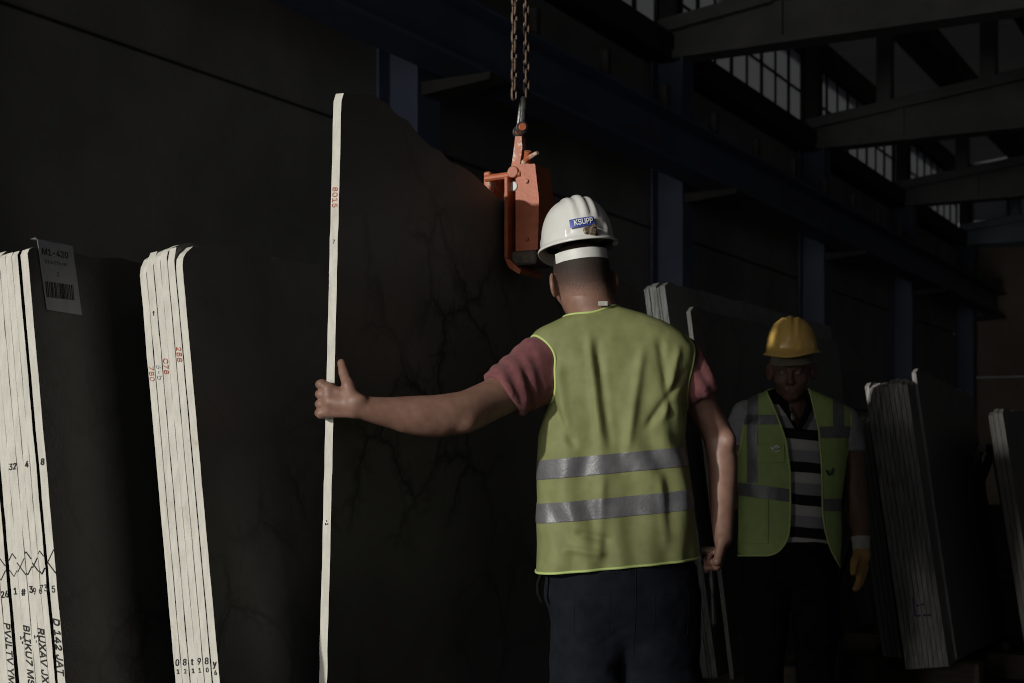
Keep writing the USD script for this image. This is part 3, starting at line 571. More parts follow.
frG, _ = stack(868, 416, 6.75, 8.0, [(0.0, 0.02), (0.023, 0.02), (0.046, 0.02), (0.069, 0.02)], 1.5, lambda i: f'plain grey slab, {ORD[i]} from the front beside the gloved hand of the worker in yellow helmet', 'plain grey slabs beside the gloved hand', DARKF, ((0.24, 0.24, 0.235), (0.33, 0.33, 0.32)), name='glove', seed=120)
PD = [(k * 0.0215, 0.0195) for k in range(9)]
frD, stD = stack(906, 377, 6.45, 8.3, PD, 1.35, lambda i: f'streaked grey-ended slab, {ORD[i]} from the front of the thick pack right of the yellow helmet', 'slabs of the thick pack', DARKF, ((0.13, 0.127, 0.12), (0.42, 0.405, 0.38)), name='pack', seed=130, base=0.15)
frE, _ = stack(905.5, 369, 6.6, 8.2, [(-0.045, 0.02)], 0.98, lambda i: 'single wide dark slab leaning on the thick pack, its broad face to the right', None, ((0.08, 0.08, 0.079), (0.115, 0.114, 0.112), (0.06, 0.059, 0.058)), ((0.22, 0.215, 0.2), (0.34, 0.33, 0.31)), name='wide', head=32, drop=0.10, seed=150, base=0.16)
frF, _ = stack(1002, 409, 6.75, 8.6, [(0.0, 0.021), (0.023, 0.021), (0.046, 0.021)], 1.3, lambda i: f'slab with shade-darkened end colour, {ORD[i]} from the front of the stack at the right edge of the photo', 'slabs at the right edge', DARKF, ((0.055, 0.052, 0.047), (0.075, 0.071, 0.064)), name='edge', seed=160, streak=False)  # end colours darkened to stand for shade, since the sun reaches these ends
wm = lambda py: -(py - 377) / (F / 6.45) / math.cos(math.radians(8.3))
L_ = [[(-0.115, 0.03), (-0.115, -0.055), (-0.045, -0.055)], [(-0.12, -0.012), (-0.06, -0.004)]]
for i, (w, t) in enumerate(PD):                           # a blue felt-pen sign drawn over several ends of the pack
    ln = []
    for l in L_:
        for p, q in zip(l[:-1], l[1:]):
            n = 14; pts = [(p[0] + (q[0] - p[0]) * k / n, p[1] + (q[1] - p[1]) * k / n) for k in range(n + 1)]
            keep = [c for c in pts if -(w + t) <= c[0] <= -w]
            if len(keep) > 1: ln.append(keep)
    if ln: strokes(frD, 0.0, ln, 0.004, 'ink_blue', stD[i], wm(600), label='blue felt-pen sign')

# timber sleepers under the stacks and A-frame racks they lean on
def rack(fr, length, wback, base, span, where, narrow=False):
    o, d, U, NN = fr; n = np.array([NN[0], NN[1], 0]); n /= np.linalg.norm(n); foot = o - U * ((o[2] - base) / U[2])
    for j, s in enumerate((0.25 if span < 0.3 else 0.55, length - 0.3)):
        Mx = frame(foot + s * d - n * wback, n, d, Z3) ; Mx[2, 3] = 0
        obj('timber_sleeper', xf(rbox((-0.12 if narrow else -0.75, -0.06, 0.0), (span, 0.06, base - 0.006), 0.008), Mx), 'timber', label=f'square timber sleeper under the {("near", "far")[j]} end of the {where}', cat='timber')
    Mx = frame(foot - n * (wback + 0.02), n, d, Z3); Mx[2, 3] = 0
    t = thing('slab_rack', Mx[:3, 3], label=f'dark steel A-frame rack behind the {where}', cat='rack')
    lean = math.tan(math.asin(-U @ n)); top = o[2] * 0.86
    for s in (0.45, length - 0.5):
        for x0, x1 in ((-0.03, -lean * top - 0.03), (-0.62, -lean * top - 0.10))[:1 if narrow else 2]:
            obj('post', xf(tube([(x0, s, base), (x1, s, top)], 0.022, 8), Mx), 'rack_steel', t)
    obj('top_rail', xf(tube([(-lean * top - 0.065, 0.3, top), (-lean * top - 0.065, length - 0.35, top)], 0.022, 8), Mx), 'rack_steel', t)
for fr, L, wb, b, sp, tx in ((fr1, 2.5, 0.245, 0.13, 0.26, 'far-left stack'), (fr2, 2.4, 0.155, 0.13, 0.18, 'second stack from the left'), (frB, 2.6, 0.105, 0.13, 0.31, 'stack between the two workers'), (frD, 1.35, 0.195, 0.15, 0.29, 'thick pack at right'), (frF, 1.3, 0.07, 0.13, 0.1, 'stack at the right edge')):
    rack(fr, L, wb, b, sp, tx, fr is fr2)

# ------------------------------------------------------------------ clamp, shackle and chains
sC = on_slab(frh, 511, 215)[0]; o, d, U, NN = frh
nC = np.array([NN[0], NN[1], 0]); nC /= np.linalg.norm(nC)
pC = o + sC * d; YC = pC[1]; KC = F / YC
zC = lambda py: HC + (HY - py) / KC
CM = frame(np.array([pC[0], pC[1], 0]), nC, d, Z3)         # local: x out of the slab's front face, y along the slab, z up
base_x = ((o - U * 1.0) - o) @ nC                             # the slab is nearly upright: its face stays near x = 0
cl = thing('lifting_clamp', CM[:3, 3] + Z3 * zC(255), label='orange steel slab-lifting clamp gripping the top of the suspended slab', cat='lifting clamp')
def prism(pts, y0, y1):
    m = trimesh.creation.extrude_polygon(Polygon(pts), y1 - y0, engine='earcut'); v = m.vertices.copy()
    m.vertices = np.stack([v[:, 0], y0 + v[:, 2], v[:, 1]], 1); trimesh.repair.fix_normals(m); return m
x1 = 0.012
def C(m, name, mt, parent=cl, **kw): return obj(name, xf(m, CM), mt, parent, **kw)
fx = 0.006                                                    # front face clearance at this height
C(prism([(0.042, zC(168)), (0.115, zC(170)), (0.13, zC(205)), (0.125, zC(254)), (0.042, zC(254))], -0.055, 0.055), 'front_jaw_box', 'orange_paint')
C(rbox((0.014, -0.085, zC(262)), (0.028, 0.085, zC(181)), 0.003), 'front_plate', 'orange_paint')
C(prism([(0.014, zC(262)), (0.028, zC(262)), (0.075, zC(274)), (0.07, zC(278)), (0.03, zC(271))], -0.08, 0.08), 'plate_lip', 'orange_paint')
C(rbox((0.028, -0.06, zC(268)), (0.12, 0.06, zC(254)), 0.006), 'grip_block', 'rubber_pad', label='grey-brown rubber grip block')
C(rbox((0.004, -0.07, zC(250)), (0.014, 0.07, zC(195)), 0.003), 'rubber_pad', 'rubber_pad')
C(rbox((-0.085, -0.05, zC(240)), (-0.06, 0.05, zC(172)), 0.004), 'rear_jaw', 'orange_worn')
C(rbox((-0.06, -0.05, zC(240)), (-0.036, 0.05, zC(205)), 0.004), 'rubber_pad', 'rubber_pad')
for y in (-0.05, 0.05): C(tube([(-0.075, y, zC(179)), (0.06, y, zC(178))], 0.012, 10), 'cross_bar', 'orange_paint')
C(cyl((0.035, -0.065, zC(176)), (0.035, 0.065, zC(176)), 0.02), 'hinge_pin', 'orange_worn')
C(prism([(-0.005, zC(181)), (0.03, zC(176)), (0.045, zC(150)), (0.042, zC(138)), (0.018, zC(138)), (0.012, zC(152))], -0.014, 0.014), 'lifting_arm', 'orange_worn')
C(cyl((0.034, -0.02, zC(190)), (0.034, -0.06, zC(190)), 0.016), 'worn_cam', 'white_band', label='bare metal cam between the plates')
hd = C(cyl((0.06, -0.01, zC(168)), (0.075, -0.03, zC(155)), 0.012), 'locking_screw', 'orange_worn')
C(tube([(0.05, -0.02, zC(166)), (0.075, -0.03, zC(162)), (0.12, -0.045, zC(158.5))], [0.009, 0.009, 0.006], 8), 'screw_handle', 'orange_worn')
C(cyl((0.085, -0.062, zC(243)), (0.085, -0.052, zC(243)), 0.008, 8), 'bolt', 'orange_worn'); C(cyl((0.085, -0.062, zC(186)), (0.085, -0.052, zC(186)), 0.008, 8), 'bolt', 'orange_worn')
# shackle
sh = thing('shackle', CM[:3, 3] + Z3 * zC(136), label='grey steel bow shackle joining the chains to the orange clamp', cat='shackle')
cy = zC(131); cxs = 0.012
bow = [(0.0, -0.030, cy)] + [(0.0 + 0.010 * math.sin(math.pi * t), -0.030 * math.cos(math.pi * t) * (1 + 0.25 * math.sin(math.pi * t)), cy + 0.105 * math.sin(math.pi * t) ** 0.8) for t in np.linspace(0.03, 0.97, 17)] + [(0.0, 0.030, cy)]
bow = np.array(bow); bow[:, 0] += 0.03
SR = trimesh.transformations.rotation_matrix(math.radians(38), [0, 0, 1], [0.03, 0, cy])
C(xf(tube(bow, 0.0095, 10), SR), 'bow', 'shackle_steel', sh)
for s in (-1, 1): C(xf(cyl((0.03, s * 0.040, cy), (0.03, s * 0.022, cy), 0.021), SR), 'eye_boss', 'shackle_steel', sh)
C(xf(cyl((0.03, -0.050, cy), (0.03, 0.050, cy), 0.0125), SR), 'pin', 'orange_paint', sh, label='orange painted pin')
# two chain strands up to a crane hook
def link(c, t, side, L=0.044, wdt=0.0165, r=0.0052):
    t = t / np.linalg.norm(t); side = side - t * (side @ t); side /= np.linalg.norm(side); pts = []
    for q in np.linspace(0, 2 * np.pi, 16, endpoint=False):
        sx, sy = math.cos(q), math.sin(q); pts.append(c + side * (wdt / 2) * sx + t * ((L / 2 - wdt / 2) * np.sign(sy) * min(1, abs(sy) * 1.6) + wdt / 2 * sy))
    return tube(pts, r, 6, closed=True)
ztop = 3.45; px_top = CM[:3, 3] + nC * 0.03
for j, sgn in enumerate((-1, 1)):
    a = px_top + np.array([sgn * 0.021, sgn * 0.012, 0]) + Z3 * (zC(99) - 0.004); b = px_top + np.array([sgn * 0.017, 0, 0]) + Z3 * ztop
    ch = thing('lifting_chain', a, label=('left' if sgn < 0 else 'right') + ' strand of the brown steel chain above the shackle', cat='chain', group='chain strands above the clamp')
    n = int((ztop - a[2]) / 0.0318); t = (b - a) / n
    for k in range(n):
        ang = k * math.pi / 2 + 0.5 + j; side = np.array([math.cos(ang), math.sin(ang), 0])
        obj('link', link(a + t * (k + 0.5), t, side), 'chain_brown', ch, smooth=60)
hk = thing('crane_hook', px_top + Z3 * ztop, label='steel crane hook above the picture carrying the chains', cat='crane hook')
hp = [px_top + np.array([0.05 * math.cos(q) - 0.0, 0, ztop + 0.03 + 0.05 * math.sin(q)]) * [1, 1, 1] for q in np.linspace(-2.9, 1.2, 16)]
hp = [px_top * [1, 1, 0] + np.array([0.05 * math.cos(q), 0, ztop + 0.035 + 0.05 * math.sin(q)]) for q in np.linspace(2.6, 2.6 + 4.6, 18)]
obj('hook', tube(hp, np.r_[0.006, np.full(16, 0.016), 0.016], 10), 'shackle_steel', hk)
obj('wire_rope', tube([hp[-1], px_top * [1, 1, 0] + Z3 * (ztop + 0.16), px_top * [1, 1, 0] + Z3 * 7.0], 0.014, 8), 'shackle_steel', hk)

# ------------------------------------------------------------------ people
def helmet(Mx, parent, mt, A=0.113, B=0.142, Hh=0.142, peak=0.045, label=None):
    """hard hat about the middle of its rim; local y forward"""
    nph, nth = 96, 26; ph = np.arange(nph) * 2 * np.pi / nph; rings = []
    def dome(th, off):
        c, s = math.cos(th) ** 0.78, math.sin(th) ** 0.95
        p = np.stack([(A - off) * np.cos(ph) * c, (B - off) * np.sin(ph) * c, np.full(nph, (Hh - off) * s)], 1)
        if off == 0:
            nr = p / np.array([A**2, B**2, Hh**2]); nr /= np.linalg.norm(nr, axis=1, keepdims=True); x = p[:, 0]; up = np.clip((p[:, 2] - 0.045) / 0.03, 0, 1)
            rdg = 0.0065 * np.exp(-(x / 0.0105) ** 4) + 0.004 * np.exp(-((np.abs(x) - 0.032) / 0.008) ** 4)
            boss = sum(0.0045 * np.exp(-(((ph - q + np.pi) % (2 * np.pi) - np.pi) / 0.075) ** 4) for q in (np.pi / 2 - 1.1, np.pi / 2 + 1.1, -np.pi / 2 - 0.62, -np.pi / 2 + 0.62, np.pi / 2 - 0.4, np.pi / 2 + 0.4)) * np.exp(-((p[:, 2] - 0.022) / 0.016) ** 4)
            p = p + nr * (rdg * up + boss)[:, None]
        return p
    for th in np.linspace(np.pi / 2 - 1e-3, 0.0, nth): rings.append(dome(th, 0.0035))
    pk = np.clip(np.sin(ph), 0, 1) ** 3
    def rim(e, z): 
        r = np.stack([(A + e) * np.cos(ph), (B + e) * np.sin(ph) + pk * peak * (e + 0.002) / 0.012, z - 0.016 * pk * max(0, (e + 0.002)) / 0.012], 1); return r
    rings += [rim(0.001, -0.007), rim(0.0095, -0.011), rim(0.0118, -0.009), rim(0.0118, -0.005), rim(0.0095, -0.002), rim(0.004, 0.003)]
    for th in np.linspace(0.05, np.pi / 2 - 1e-3, nth): rings.append(dome(th, 0.0))
    m = loft(rings); trimesh.repair.fix_normals(m)
    return obj('helmet', xf(m, Mx), mt, parent, smooth=50, label=label)
def band(Mx, A, B, q0, q1, z0, z1, t, n=40, tilt=0.0):
    q = np.linspace(q0, q1, n); out = []
    ring = lambda a, b, z: np.stack([a * np.cos(q), b * np.sin(q), np.full(n, z) + tilt * np.sin(q)], 1)
    sec = [ring(A, B, z0), ring(A + t, B + t, z0 + 0.002), ring(A + t, B + t, z1 - 0.002), ring(A, B, z1)]
    rings = [np.stack([s[k] for s in sec]) for k in range(n)]
    m = loft(rings); trimesh.repair.fix_normals(m); return xf(m, Mx)
def hand_caps(wr, f, n, th, curl, scale=1.0, spread=0.0, thumb_in=0.5):
    """bones of a hand: wrist, direction of the palm, side the fingers close to, thumb side; returns capsule chains"""
    f, n, th = [np.asarray(v, float) / np.linalg.norm(v) for v in (f, n, th)]; s = scale; ch = []
    Ls = [(0.046, 0.026, 0.020), (0.051, 0.030, 0.021), (0.047, 0.028, 0.021), (0.037, 0.021, 0.019)]
    for i in range(4):
        o = (1.5 - i) * 0.0205 * s; mc = wr + f * (0.090 - 0.0025 * (i - 1) ** 2 - (0.006 if i == 3 else 0)) * s + th * o
        ch.append(([wr + f * 0.012 + th * o * 0.6, mc], [0.0155 * s, 0.0125 * s]))
        p, a, pts = mc, 0.0, [mc]
        for j, L in enumerate(Ls[i]):
            a += curl[j] + 0.06 * i; dr = f * math.cos(a) + n * math.sin(a) + th * spread * (1.5 - i) * 0.12; p = p + dr / np.linalg.norm(dr) * L * s; pts.append(p)
        ch.append((pts, [0.0105 * s, 0.0092 * s, 0.0085 * s, 0.0072 * s]))
    b = wr + th * 0.022 * s + f * 0.018 * s + n * 0.008; m1 = b + (f * 0.6 + th * 0.7 + n * 0.35) / 1.0 * 0.042 * s
    m2 = m1 + (f * 0.85 + th * (0.3 - thumb_in * 0.6) + n * thumb_in) * 0.033 * s; m3_ = m2 + (f * 0.75 - th * thumb_in * 0.6 + n * thumb_in) * 0.026 * s
    ch.append(([b, m1, m2, m3_], [0.0175 * s, 0.013 * s, 0.0105 * s, 0.0085 * s]))
    return ch
def caps_sdf(P, ch, k=0.006):
    o = None
    for pts, rs in ch:
        d_ = chain(P, pts, rs, 0.004); o = d_ if o is None else smin(o, d_, k)
    return o
def head_sdf(P, c, R, ears=True):
    q = (P - c) @ R
    d_ = ell(q, (0, -0.012, 0.03), (0.082, 0.098, 0.093))
    d_ = smin(d_, ell(q, (0, 0.022, -0.045), (0.062, 0.072, 0.076)), 0.03)
    d_ = smin(d_, ell(q, (0, 0.062, -0.098), (0.03, 0.026, 0.022)), 0.03)
    for s in (-1, 1):
        d_ = smin(d_, ell(q, (s * 0.042, 0.058, -0.032), (0.024, 0.022, 0.02)), 0.02)
        d_ = smin(d_, rc(q, (s * 0.014, 0.085, 0.022), (s * 0.044, 0.074, 0.022), 0.010, 0.008), 0.014)
        d_ = smax(d_, -ell(q, (s * 0.032, 0.096, 0.004), (0.017, 0.016, 0.011)), 0.012)
        d_ = smin(d_, ell(q, (s * 0.032, 0.076, 0.003), (0.014, 0.012, 0.010)), 0.004)
        e = ell(q, (s * 0.092, -0.014, -0.012), (0.010, 0.026, 0.038), rot([0, 0, 1], s * 28)); e = smax(e, -ell(q, (s * 0.104, -0.004, -0.008), (0.010, 0.015, 0.023), rot([0, 0, 1], s * 28)), 0.006)
        if ears: d_ = smin(d_, e, 0.008)
        d_ = smin(d_, ell(q, (s * 0.011, 0.098, -0.036), (0.010, 0.010, 0.008)), 0.008)
    d_ = smin(d_, rc(q, (0, 0.090, 0.012), (0, 0.112, -0.030), 0.008, 0.012), 0.012)
    d_ = smin(d_, rc(q, (-0.018, 0.088, -0.064), (0.018, 0.088, -0.064), 0.006, 0.006), 0.008); d_ = smin(d_, rc(q, (-0.014, 0.087, -0.074), (0.014, 0.087, -0.074), 0.007, 0.007), 0.007)
    d_ = smax(d_, -rc(q, (-0.022, 0.098, -0.069), (0.022, 0.098, -0.069), 0.0025, 0.0025), 0.004)
    return d_
def folds(p, seed, sx, sz, amp, oct=3):
    """cloth folds: stretched noise on a surface"""
    return amp * (meshkit.fbm(np.stack([p[:, 0] * sx, p[:, 1] * sx, p[:, 2] * sz], 1) + 31.7, oct, seed) - 0.5) * 2
def shoe(pos, yaw, parent, mt='boot_leather'):
    R = np.eye(4); R[:3, :3] = rot([0, 0, 1], yaw); R[:3, 3] = pos
    def f(P):
        d_ = smin(rc(P, (0, -0.06, 0.05), (0, 0.03, 0.055), 0.046, 0.045), rc(P, (0, 0.03, 0.045), (0, 0.17, 0.035), 0.044, 0.036), 0.03)
        d_ = smin(d_, rc(P, (0, -0.045, 0.06), (0, -0.03, 0.15), 0.047, 0.05), 0.03); d_ = smax(d_, P[:, 2] - 0.145, 0.006)
        return smax(d_, -(P[:, 2] - 0.018), 0.004)
    up = nets(f, (-0.08, -0.13, -0.01), (0.08, 0.23, 0.17), 0.008)
    b = obj('boot', xf(up, R), mt, parent, smooth=True)
    pg = Polygon([(0.048 * math.cos(q) * (1 + 0.12 * math.sin(q)), 0.05 + 0.158 * math.sin(q)) for q in np.linspace(0, 2 * np.pi, 28, endpoint=False)])
    obj('sole', xf(trimesh.creation.extrude_polygon(pg, 0.024, engine='earcut'), R), 'black_plastic', b)

# ---------------- the front worker, seen from behind
Y1 = 4.25; K = F / Y1
X1 = lambda px: (px - CX) / K
ZZ = lambda py: HC + (HY - py) / K
w1 = thing('person', (X1(622), Y1, 0.0), label='person in white hard hat and lime vest seen from behind, holding the suspended slab edge', cat='person')
Rh = rot([0, 0, 1], 12) @ rot([1, 0, 0], -7) @ rot([0, 1, 0], -5)
HCN = np.array([X1(582), Y1 + 0.035, ZZ(279)])
neck = [HCN + np.array([0.004, -0.02, -0.02]), np.array([X1(588), Y1 - 0.005, ZZ(300)]), np.array([X1(600), Y1 - 0.008, ZZ(330)])]
LS, RS = np.array([X1(548), Y1, ZZ(366)]), np.array([X1(678), Y1 + 0.02, ZZ(362)])
larm = [LS, W(520, 385, 4.17), W(487, 402, 4.085), W(460, 413, 4.02), W(428, 416, 3.985), W(390, 412.5, 3.95), W(358, 406.5, 3.92)]
larm_r = [0.058, 0.060, 0.058, 0.060, 0.058, 0.043, 0.0300]
rarm = [RS, W(701, 408, 4.31), W(718, 437, 4.335), W(723, 468, 4.32), W(722.5, 508, 4.28), W(723, 538, 4.24)]
rarm_r = [0.066, 0.053, 0.046, 0.044, 0.037, 0.029]
# left hand round the slab's end
Oe, d_e, U_e, N_e = frh
def slab_pt(py_, s, n_out):                               # a point near the slab end at the height of picture row py_
    z = HC + (HY - py_) / KH; h = (z - Oe[2]) / U_e[2]; p = Oe + U_e * h; p = p + s * d_e + n_out * N_e; return p
Wl = larm[-1]; lh = []; fingers_l = []
for i, (py_, pp, ln) in enumerate(((385.0, 384.5, 0.0), (394.8, 394.3, 0.004), (404.6, 404.3, 0.0), (413.8, 413.2, -0.008))):
    mcp = slab_pt(py_, -0.034, -0.017); pip = slab_pt(pp, -0.006, -0.0445); dip = slab_pt(pp + 0.5, 0.026 + ln, -0.0375); tip = slab_pt(pp + 1, 0.047 + ln, -0.0345)
    lh.append(([Wl + (mcp - Wl) * 0.12 + Z3 * 0.010 * (1.5 - i) * 0.8, mcp + (Wl - mcp) * 0.12], [0.0175, 0.0145])); fingers_l.append(([mcp + (Wl - mcp) * 0.12, mcp, pip, dip, tip], [0.0140, 0.0148, 0.0128, 0.0100, 0.0088]))
lh.append(([W(353, 400, 3.915), W(348.5, 385.5, 3.93), W(344.0, 373, 3.952), W(341.5, 363.0, 3.968)], [0.023, 0.018, 0.0145, 0.0120]))
lh.append(([Wl + (slab_pt(402, -0.030, 0.0) - Wl) * 0.25, slab_pt(402, -0.030, 0.014)], [0.026, 0.023])); lh.append(([slab_pt(390, -0.030, 0.004), slab_pt(410, -0.030, 0.002)], [0.018, 0.017]))
rh = hand_caps(rarm[-1], (-0.22, -0.12, -0.97), (-0.45, 0.75, 0.1), (0.2, 0.85, -0.1), (1.15, 1.35, 0.9), 0.98, thumb_in=0.8)
from scipy.interpolate import PchipInterpolator
def limb(P, pts, rs, n=64):
    t = np.linspace(0, len(pts) - 1, n); k = np.arange(len(pts)); q = PchipInterpolator(k, np.array(pts))(t); r = PchipInterpolator(k, rs)(t); d_ = None
    for i in range(n - 1):
        e = rc(P, q[i], q[i + 1], r[i], r[i + 1]); d_ = e if d_ is None else np.minimum(d_, e)
    return d_
def body1(P):
    d_ = head_sdf(P, HCN, Rh)
    d_ = smin(d_, chain(P, neck, [0.064, 0.069, 0.078], 0.02), 0.03)
    tor = ell(P, (X1(614), Y1 + 0.02, ZZ(400)), (0.175, 0.105, 0.25)); tor = smin(tor, ell(P, (X1(618), Y1 + 0.02, ZZ(520)), (0.165, 0.11, 0.2)), 0.08)
    tor = smin(tor, rc(P, LS, RS, 0.062, 0.062), 0.06); d_ = smin(d_, tor, 0.05)
    for s, px in ((-1, 590), (1, 660)):
        hip, knee, ank = np.array([X1(px), Y1 + 0.02, ZZ(585)]), np.array([X1(px - 2 * s), Y1 + 0.06, 0.47]), np.array([X1(px + 2 * s), Y1 + 0.0, 0.09])
        d_ = smin(d_, chain(P, [hip, knee, ank], [0.085, 0.054, 0.036], 0.02), 0.05)
        d_ = smin(d_, rc(P, ank - Z3 * 0.03, ank + [0.02 * s, 0.12, -0.045], 0.035, 0.028), 0.02)
    la = limb(P, larm, larm_r); la = smin(la, ell(P, W(466, 423, 4.00), (0.030, 0.03, 0.024)), 0.02); la = smin(la, chain(P, [W(440, 423, 3.99), W(405, 421, 3.955)], [0.034, 0.024]), 0.02); la = smin(la, ell(P, W(360, 400, 3.905), (0.018, 0.016, 0.014)), 0.014)
    ra = limb(P, rarm, rarm_r); ra = smin(ra, ell(P, W(728, 441, 4.305), (0.024, 0.03, 0.03)), 0.02)
    d_ = smin(d_, smin(smin(la, caps_sdf(P, lh, 0.010), 0.016), caps_sdf(P, fingers_l, 0.0015), 0.004), 0.02); return smin(d_, smin(ra, caps_sdf(P, rh), 0.014), 0.02)
def piece(f, lo, hi, h, tb=4): return nets(lambda P: np.maximum(f(P), boxd(P, lo, hi)), np.asarray(lo) - 0.02, np.asarray(hi) + 0.02, h, 0)
bm = union(piece(body1, (X1(540), 4.0, 0.0), (X1(702), 4.55, ZZ(318)), 0.011), piece(body1, (X1(540), 4.05, ZZ(322)), (X1(632), 4.5, ZZ(198)), 0.0045),
           piece(body1, (W(312, 0, 3.9)[0] - 0.03, 3.8, ZZ(455)), (X1(543), 4.34, ZZ(335)), 0.0034), piece(body1, (X1(694), 4.05, ZZ(600)), (X1(745), 4.42, ZZ(380)), 0.004))
calm(bm, 3, 0.006)
obj('body', bm, 'skin', w1, smooth=True)
# hair
def hair1(P):
    q = (P - HCN) @ Rh; d_ = smin(head_sdf(P, HCN, Rh, False), chain(P, neck, [0.064, 0.069, 0.078], 0.02), 0.03)
    d_ = d_ - 0.0045 * np.clip(np.minimum((P[:, 2] - ZZ(299)) / 0.040, (0.012 - q[:, 1] - 0.5 * np.clip(np.abs(q[:, 0]) - 0.066, 0, 1)) / 0.03), -0.6, 0.6) + 0.0002
    cutr = smax(ZZ(300) - P[:, 2], q[:, 1] - 0.060, 0.01)
    return np.maximum(smax(d_, cutr, 0.004), -(d_ + 0.014))
hm = nets(hair1, HCN - 0.16, HCN + 0.16, 0.004, 2); obj('hair', hm, 'hair_cropped', w1, smooth=True)
# helmet
HM = np.eye(4); HM[:3, :3] = rot([0, 0, 1], 12) @ rot([0, 1, 0], -5.5) @ rot([1, 0, 0], -4); HM[:3, 3] = (X1(578.5), Y1 + 0.045, ZZ(243.5) )
he = helmet(HM, w1, 'helmet_white', A=0.1085, B=0.138, Hh=0.142, label='white ribbed hard hat')
obj('nape_band', band(HM, 0.084, 0.112, -np.pi / 2 - 1.25, -np.pi / 2 + 0.85, -0.060, -0.027, 0.004), 'white_band', he, label='white plastic nape band under the rim')
obj('harness_band', band(HM, 0.092, 0.120, 0, 2 * np.pi - 0.05, -0.004, 0.016, 0.003, 60), 'black_plastic', he)
def on_dome(Mx, x, z, A, B, Hh, lift, front=False):
    """local point on the dome's back (or front) at x, z"""
    x, z = np.asarray(x, float), np.asarray(z, float); s = np.clip(z / Hh, 0, 1) ** (1 / 0.95); c = np.cos(np.arcsin(s)) ** 0.78; sp = np.sqrt(np.clip(1 - (x / (A * c)) ** 2, 0, 1)); y = (1 if front else -1) * B * c * sp
    p = np.stack([x, y, z], -1); nr = p / np.array([A**2, B**2, Hh**2]); nr /= np.linalg.norm(nr, axis=-1, keepdims=True); p = p + nr * lift
    return p @ Mx[:3, :3].T + Mx[:3, 3]
def dome_patch(x0, x1, z0, z1, lift, rows=((0, 0),), skew=0.0):
    n, k = 14, 6; X, Zz = np.meshgrid(np.linspace(x0, x1, n), np.linspace(z0, z1, k), indexing='ij'); Zz = Zz + skew * (X - x0)
    v = np.vstack([on_dome(HM, X.ravel(), Zz.ravel(), 0.1085, 0.138, 0.142, l) for l in (lift, lift - 0.003)]); f = []
    for i in range(n - 1):
        for j in range(k - 1):
            a = i * k + j; f += [[a, a + k, a + k + 1], [a, a + k + 1, a + 1]]
    t = trimesh.Trimesh(v[:n * k], f, process=False); return shell(t if (t.face_normals[0] @ HM[:3, 1]) < 0 else trimesh.Trimesh(t.vertices, t.faces[:, ::-1], process=False), 0.0015)
sx0 = -0.046
st = obj('sticker', dome_patch(sx0 - 0.002, sx0 + 0.064, 0.026, 0.051, 0.0078, skew=0.05), 'sticker_blue', he, label='blue sticker with white capitals')
tm = meshkit.text_mesh('KSUPP', 0.0165, 0.0006, True); tv = tm.vertices; tv[:, 0] *= 0.056 / tv[:, 0].max()
tpts = on_dome(HM, sx0 + 0.003 + tv[:, 0], 0.0300 + tv[:, 1] + 0.05 * tv[:, 0], 0.1085, 0.138, 0.142, 0.0); nr = np.array([0.1, -1, 0.35]); nr /= np.linalg.norm(nr)
obj('print', trimesh.Trimesh(tpts + (HM[:3, :3] @ nr) * (0.0105 + tv[:, 2:]), tm.faces, process=False), 'white_print', st)
kb = on_dome(HM, 0.006, 0.015, 0.1085, 0.138, 0.142, 0.0); kn = HM[:3, :3] @ np.array([0.06, -0.97, 0.15]); kn /= np.linalg.norm(kn); kx = np.cross(kn, Z3); kx /= np.linalg.norm(kx); kz = np.cross(kx, kn); KB = frame(kb, -kx, kz, kn)
br = cat(xf(rbox((-0.024, -0.006, 0), (0.010, 0.012, 0.010), 0.003), KB @ trimesh.transformations.rotation_matrix(0.35, [0, 0, 1])), xf(rbox((-0.006, -0.016, 0.001), (0.016, 0.010, 0.016), 0.004), KB @ trimesh.transformations.rotation_matrix(-0.25, [0, 0, 1])), xf(cyl((0.004, 0.004, 0), (0.004, 0.008, 0.022), 0.006, 10), KB), xf(rbox((0.006, -0.018, 0), (0.02, -0.008, 0.008), 0.002), KB))
obj('lamp_bracket', br, 'brass_brown', he, label='brown metal clip below the sticker')
# t-shirt
slv_l = [W(553, 355, 4.24), W(535, 361, 4.21), W(499, 393, 4.12)]; slv_r = [RS, W(694, 385, 4.275), W(703, 404, 4.305)]
def sleeveL(P): return smin(chain(P, slv_l, [0.060, 0.066, 0.071], 0.02), rc(P, W(556, 377, 4.23), W(508, 398, 4.13), 0.058, 0.064), 0.03)
def sleeveR(P): return chain(P, slv_r, [0.080, 0.066, 0.056], 0.03)
VL = [(280, 530), (332, 527), (345, 532), (360, 539), (380, 544), (400, 546), (420, 542), (436, 538), (460, 537), (500, 537), (540, 537), (590, 535)]
VR = [(280, 690), (335, 692), (350, 695), (362, 694), (380, 690), (400, 686), (420, 684), (440, 685), (460, 688), (500, 693), (540, 696), (590, 699)]
VT = [(500, 352), (524, 334), (545, 325), (565, 317), (582, 309), (600, 305), (616, 306.5), (640, 313), (660, 320), (680, 329), (694, 339), (720, 356)]
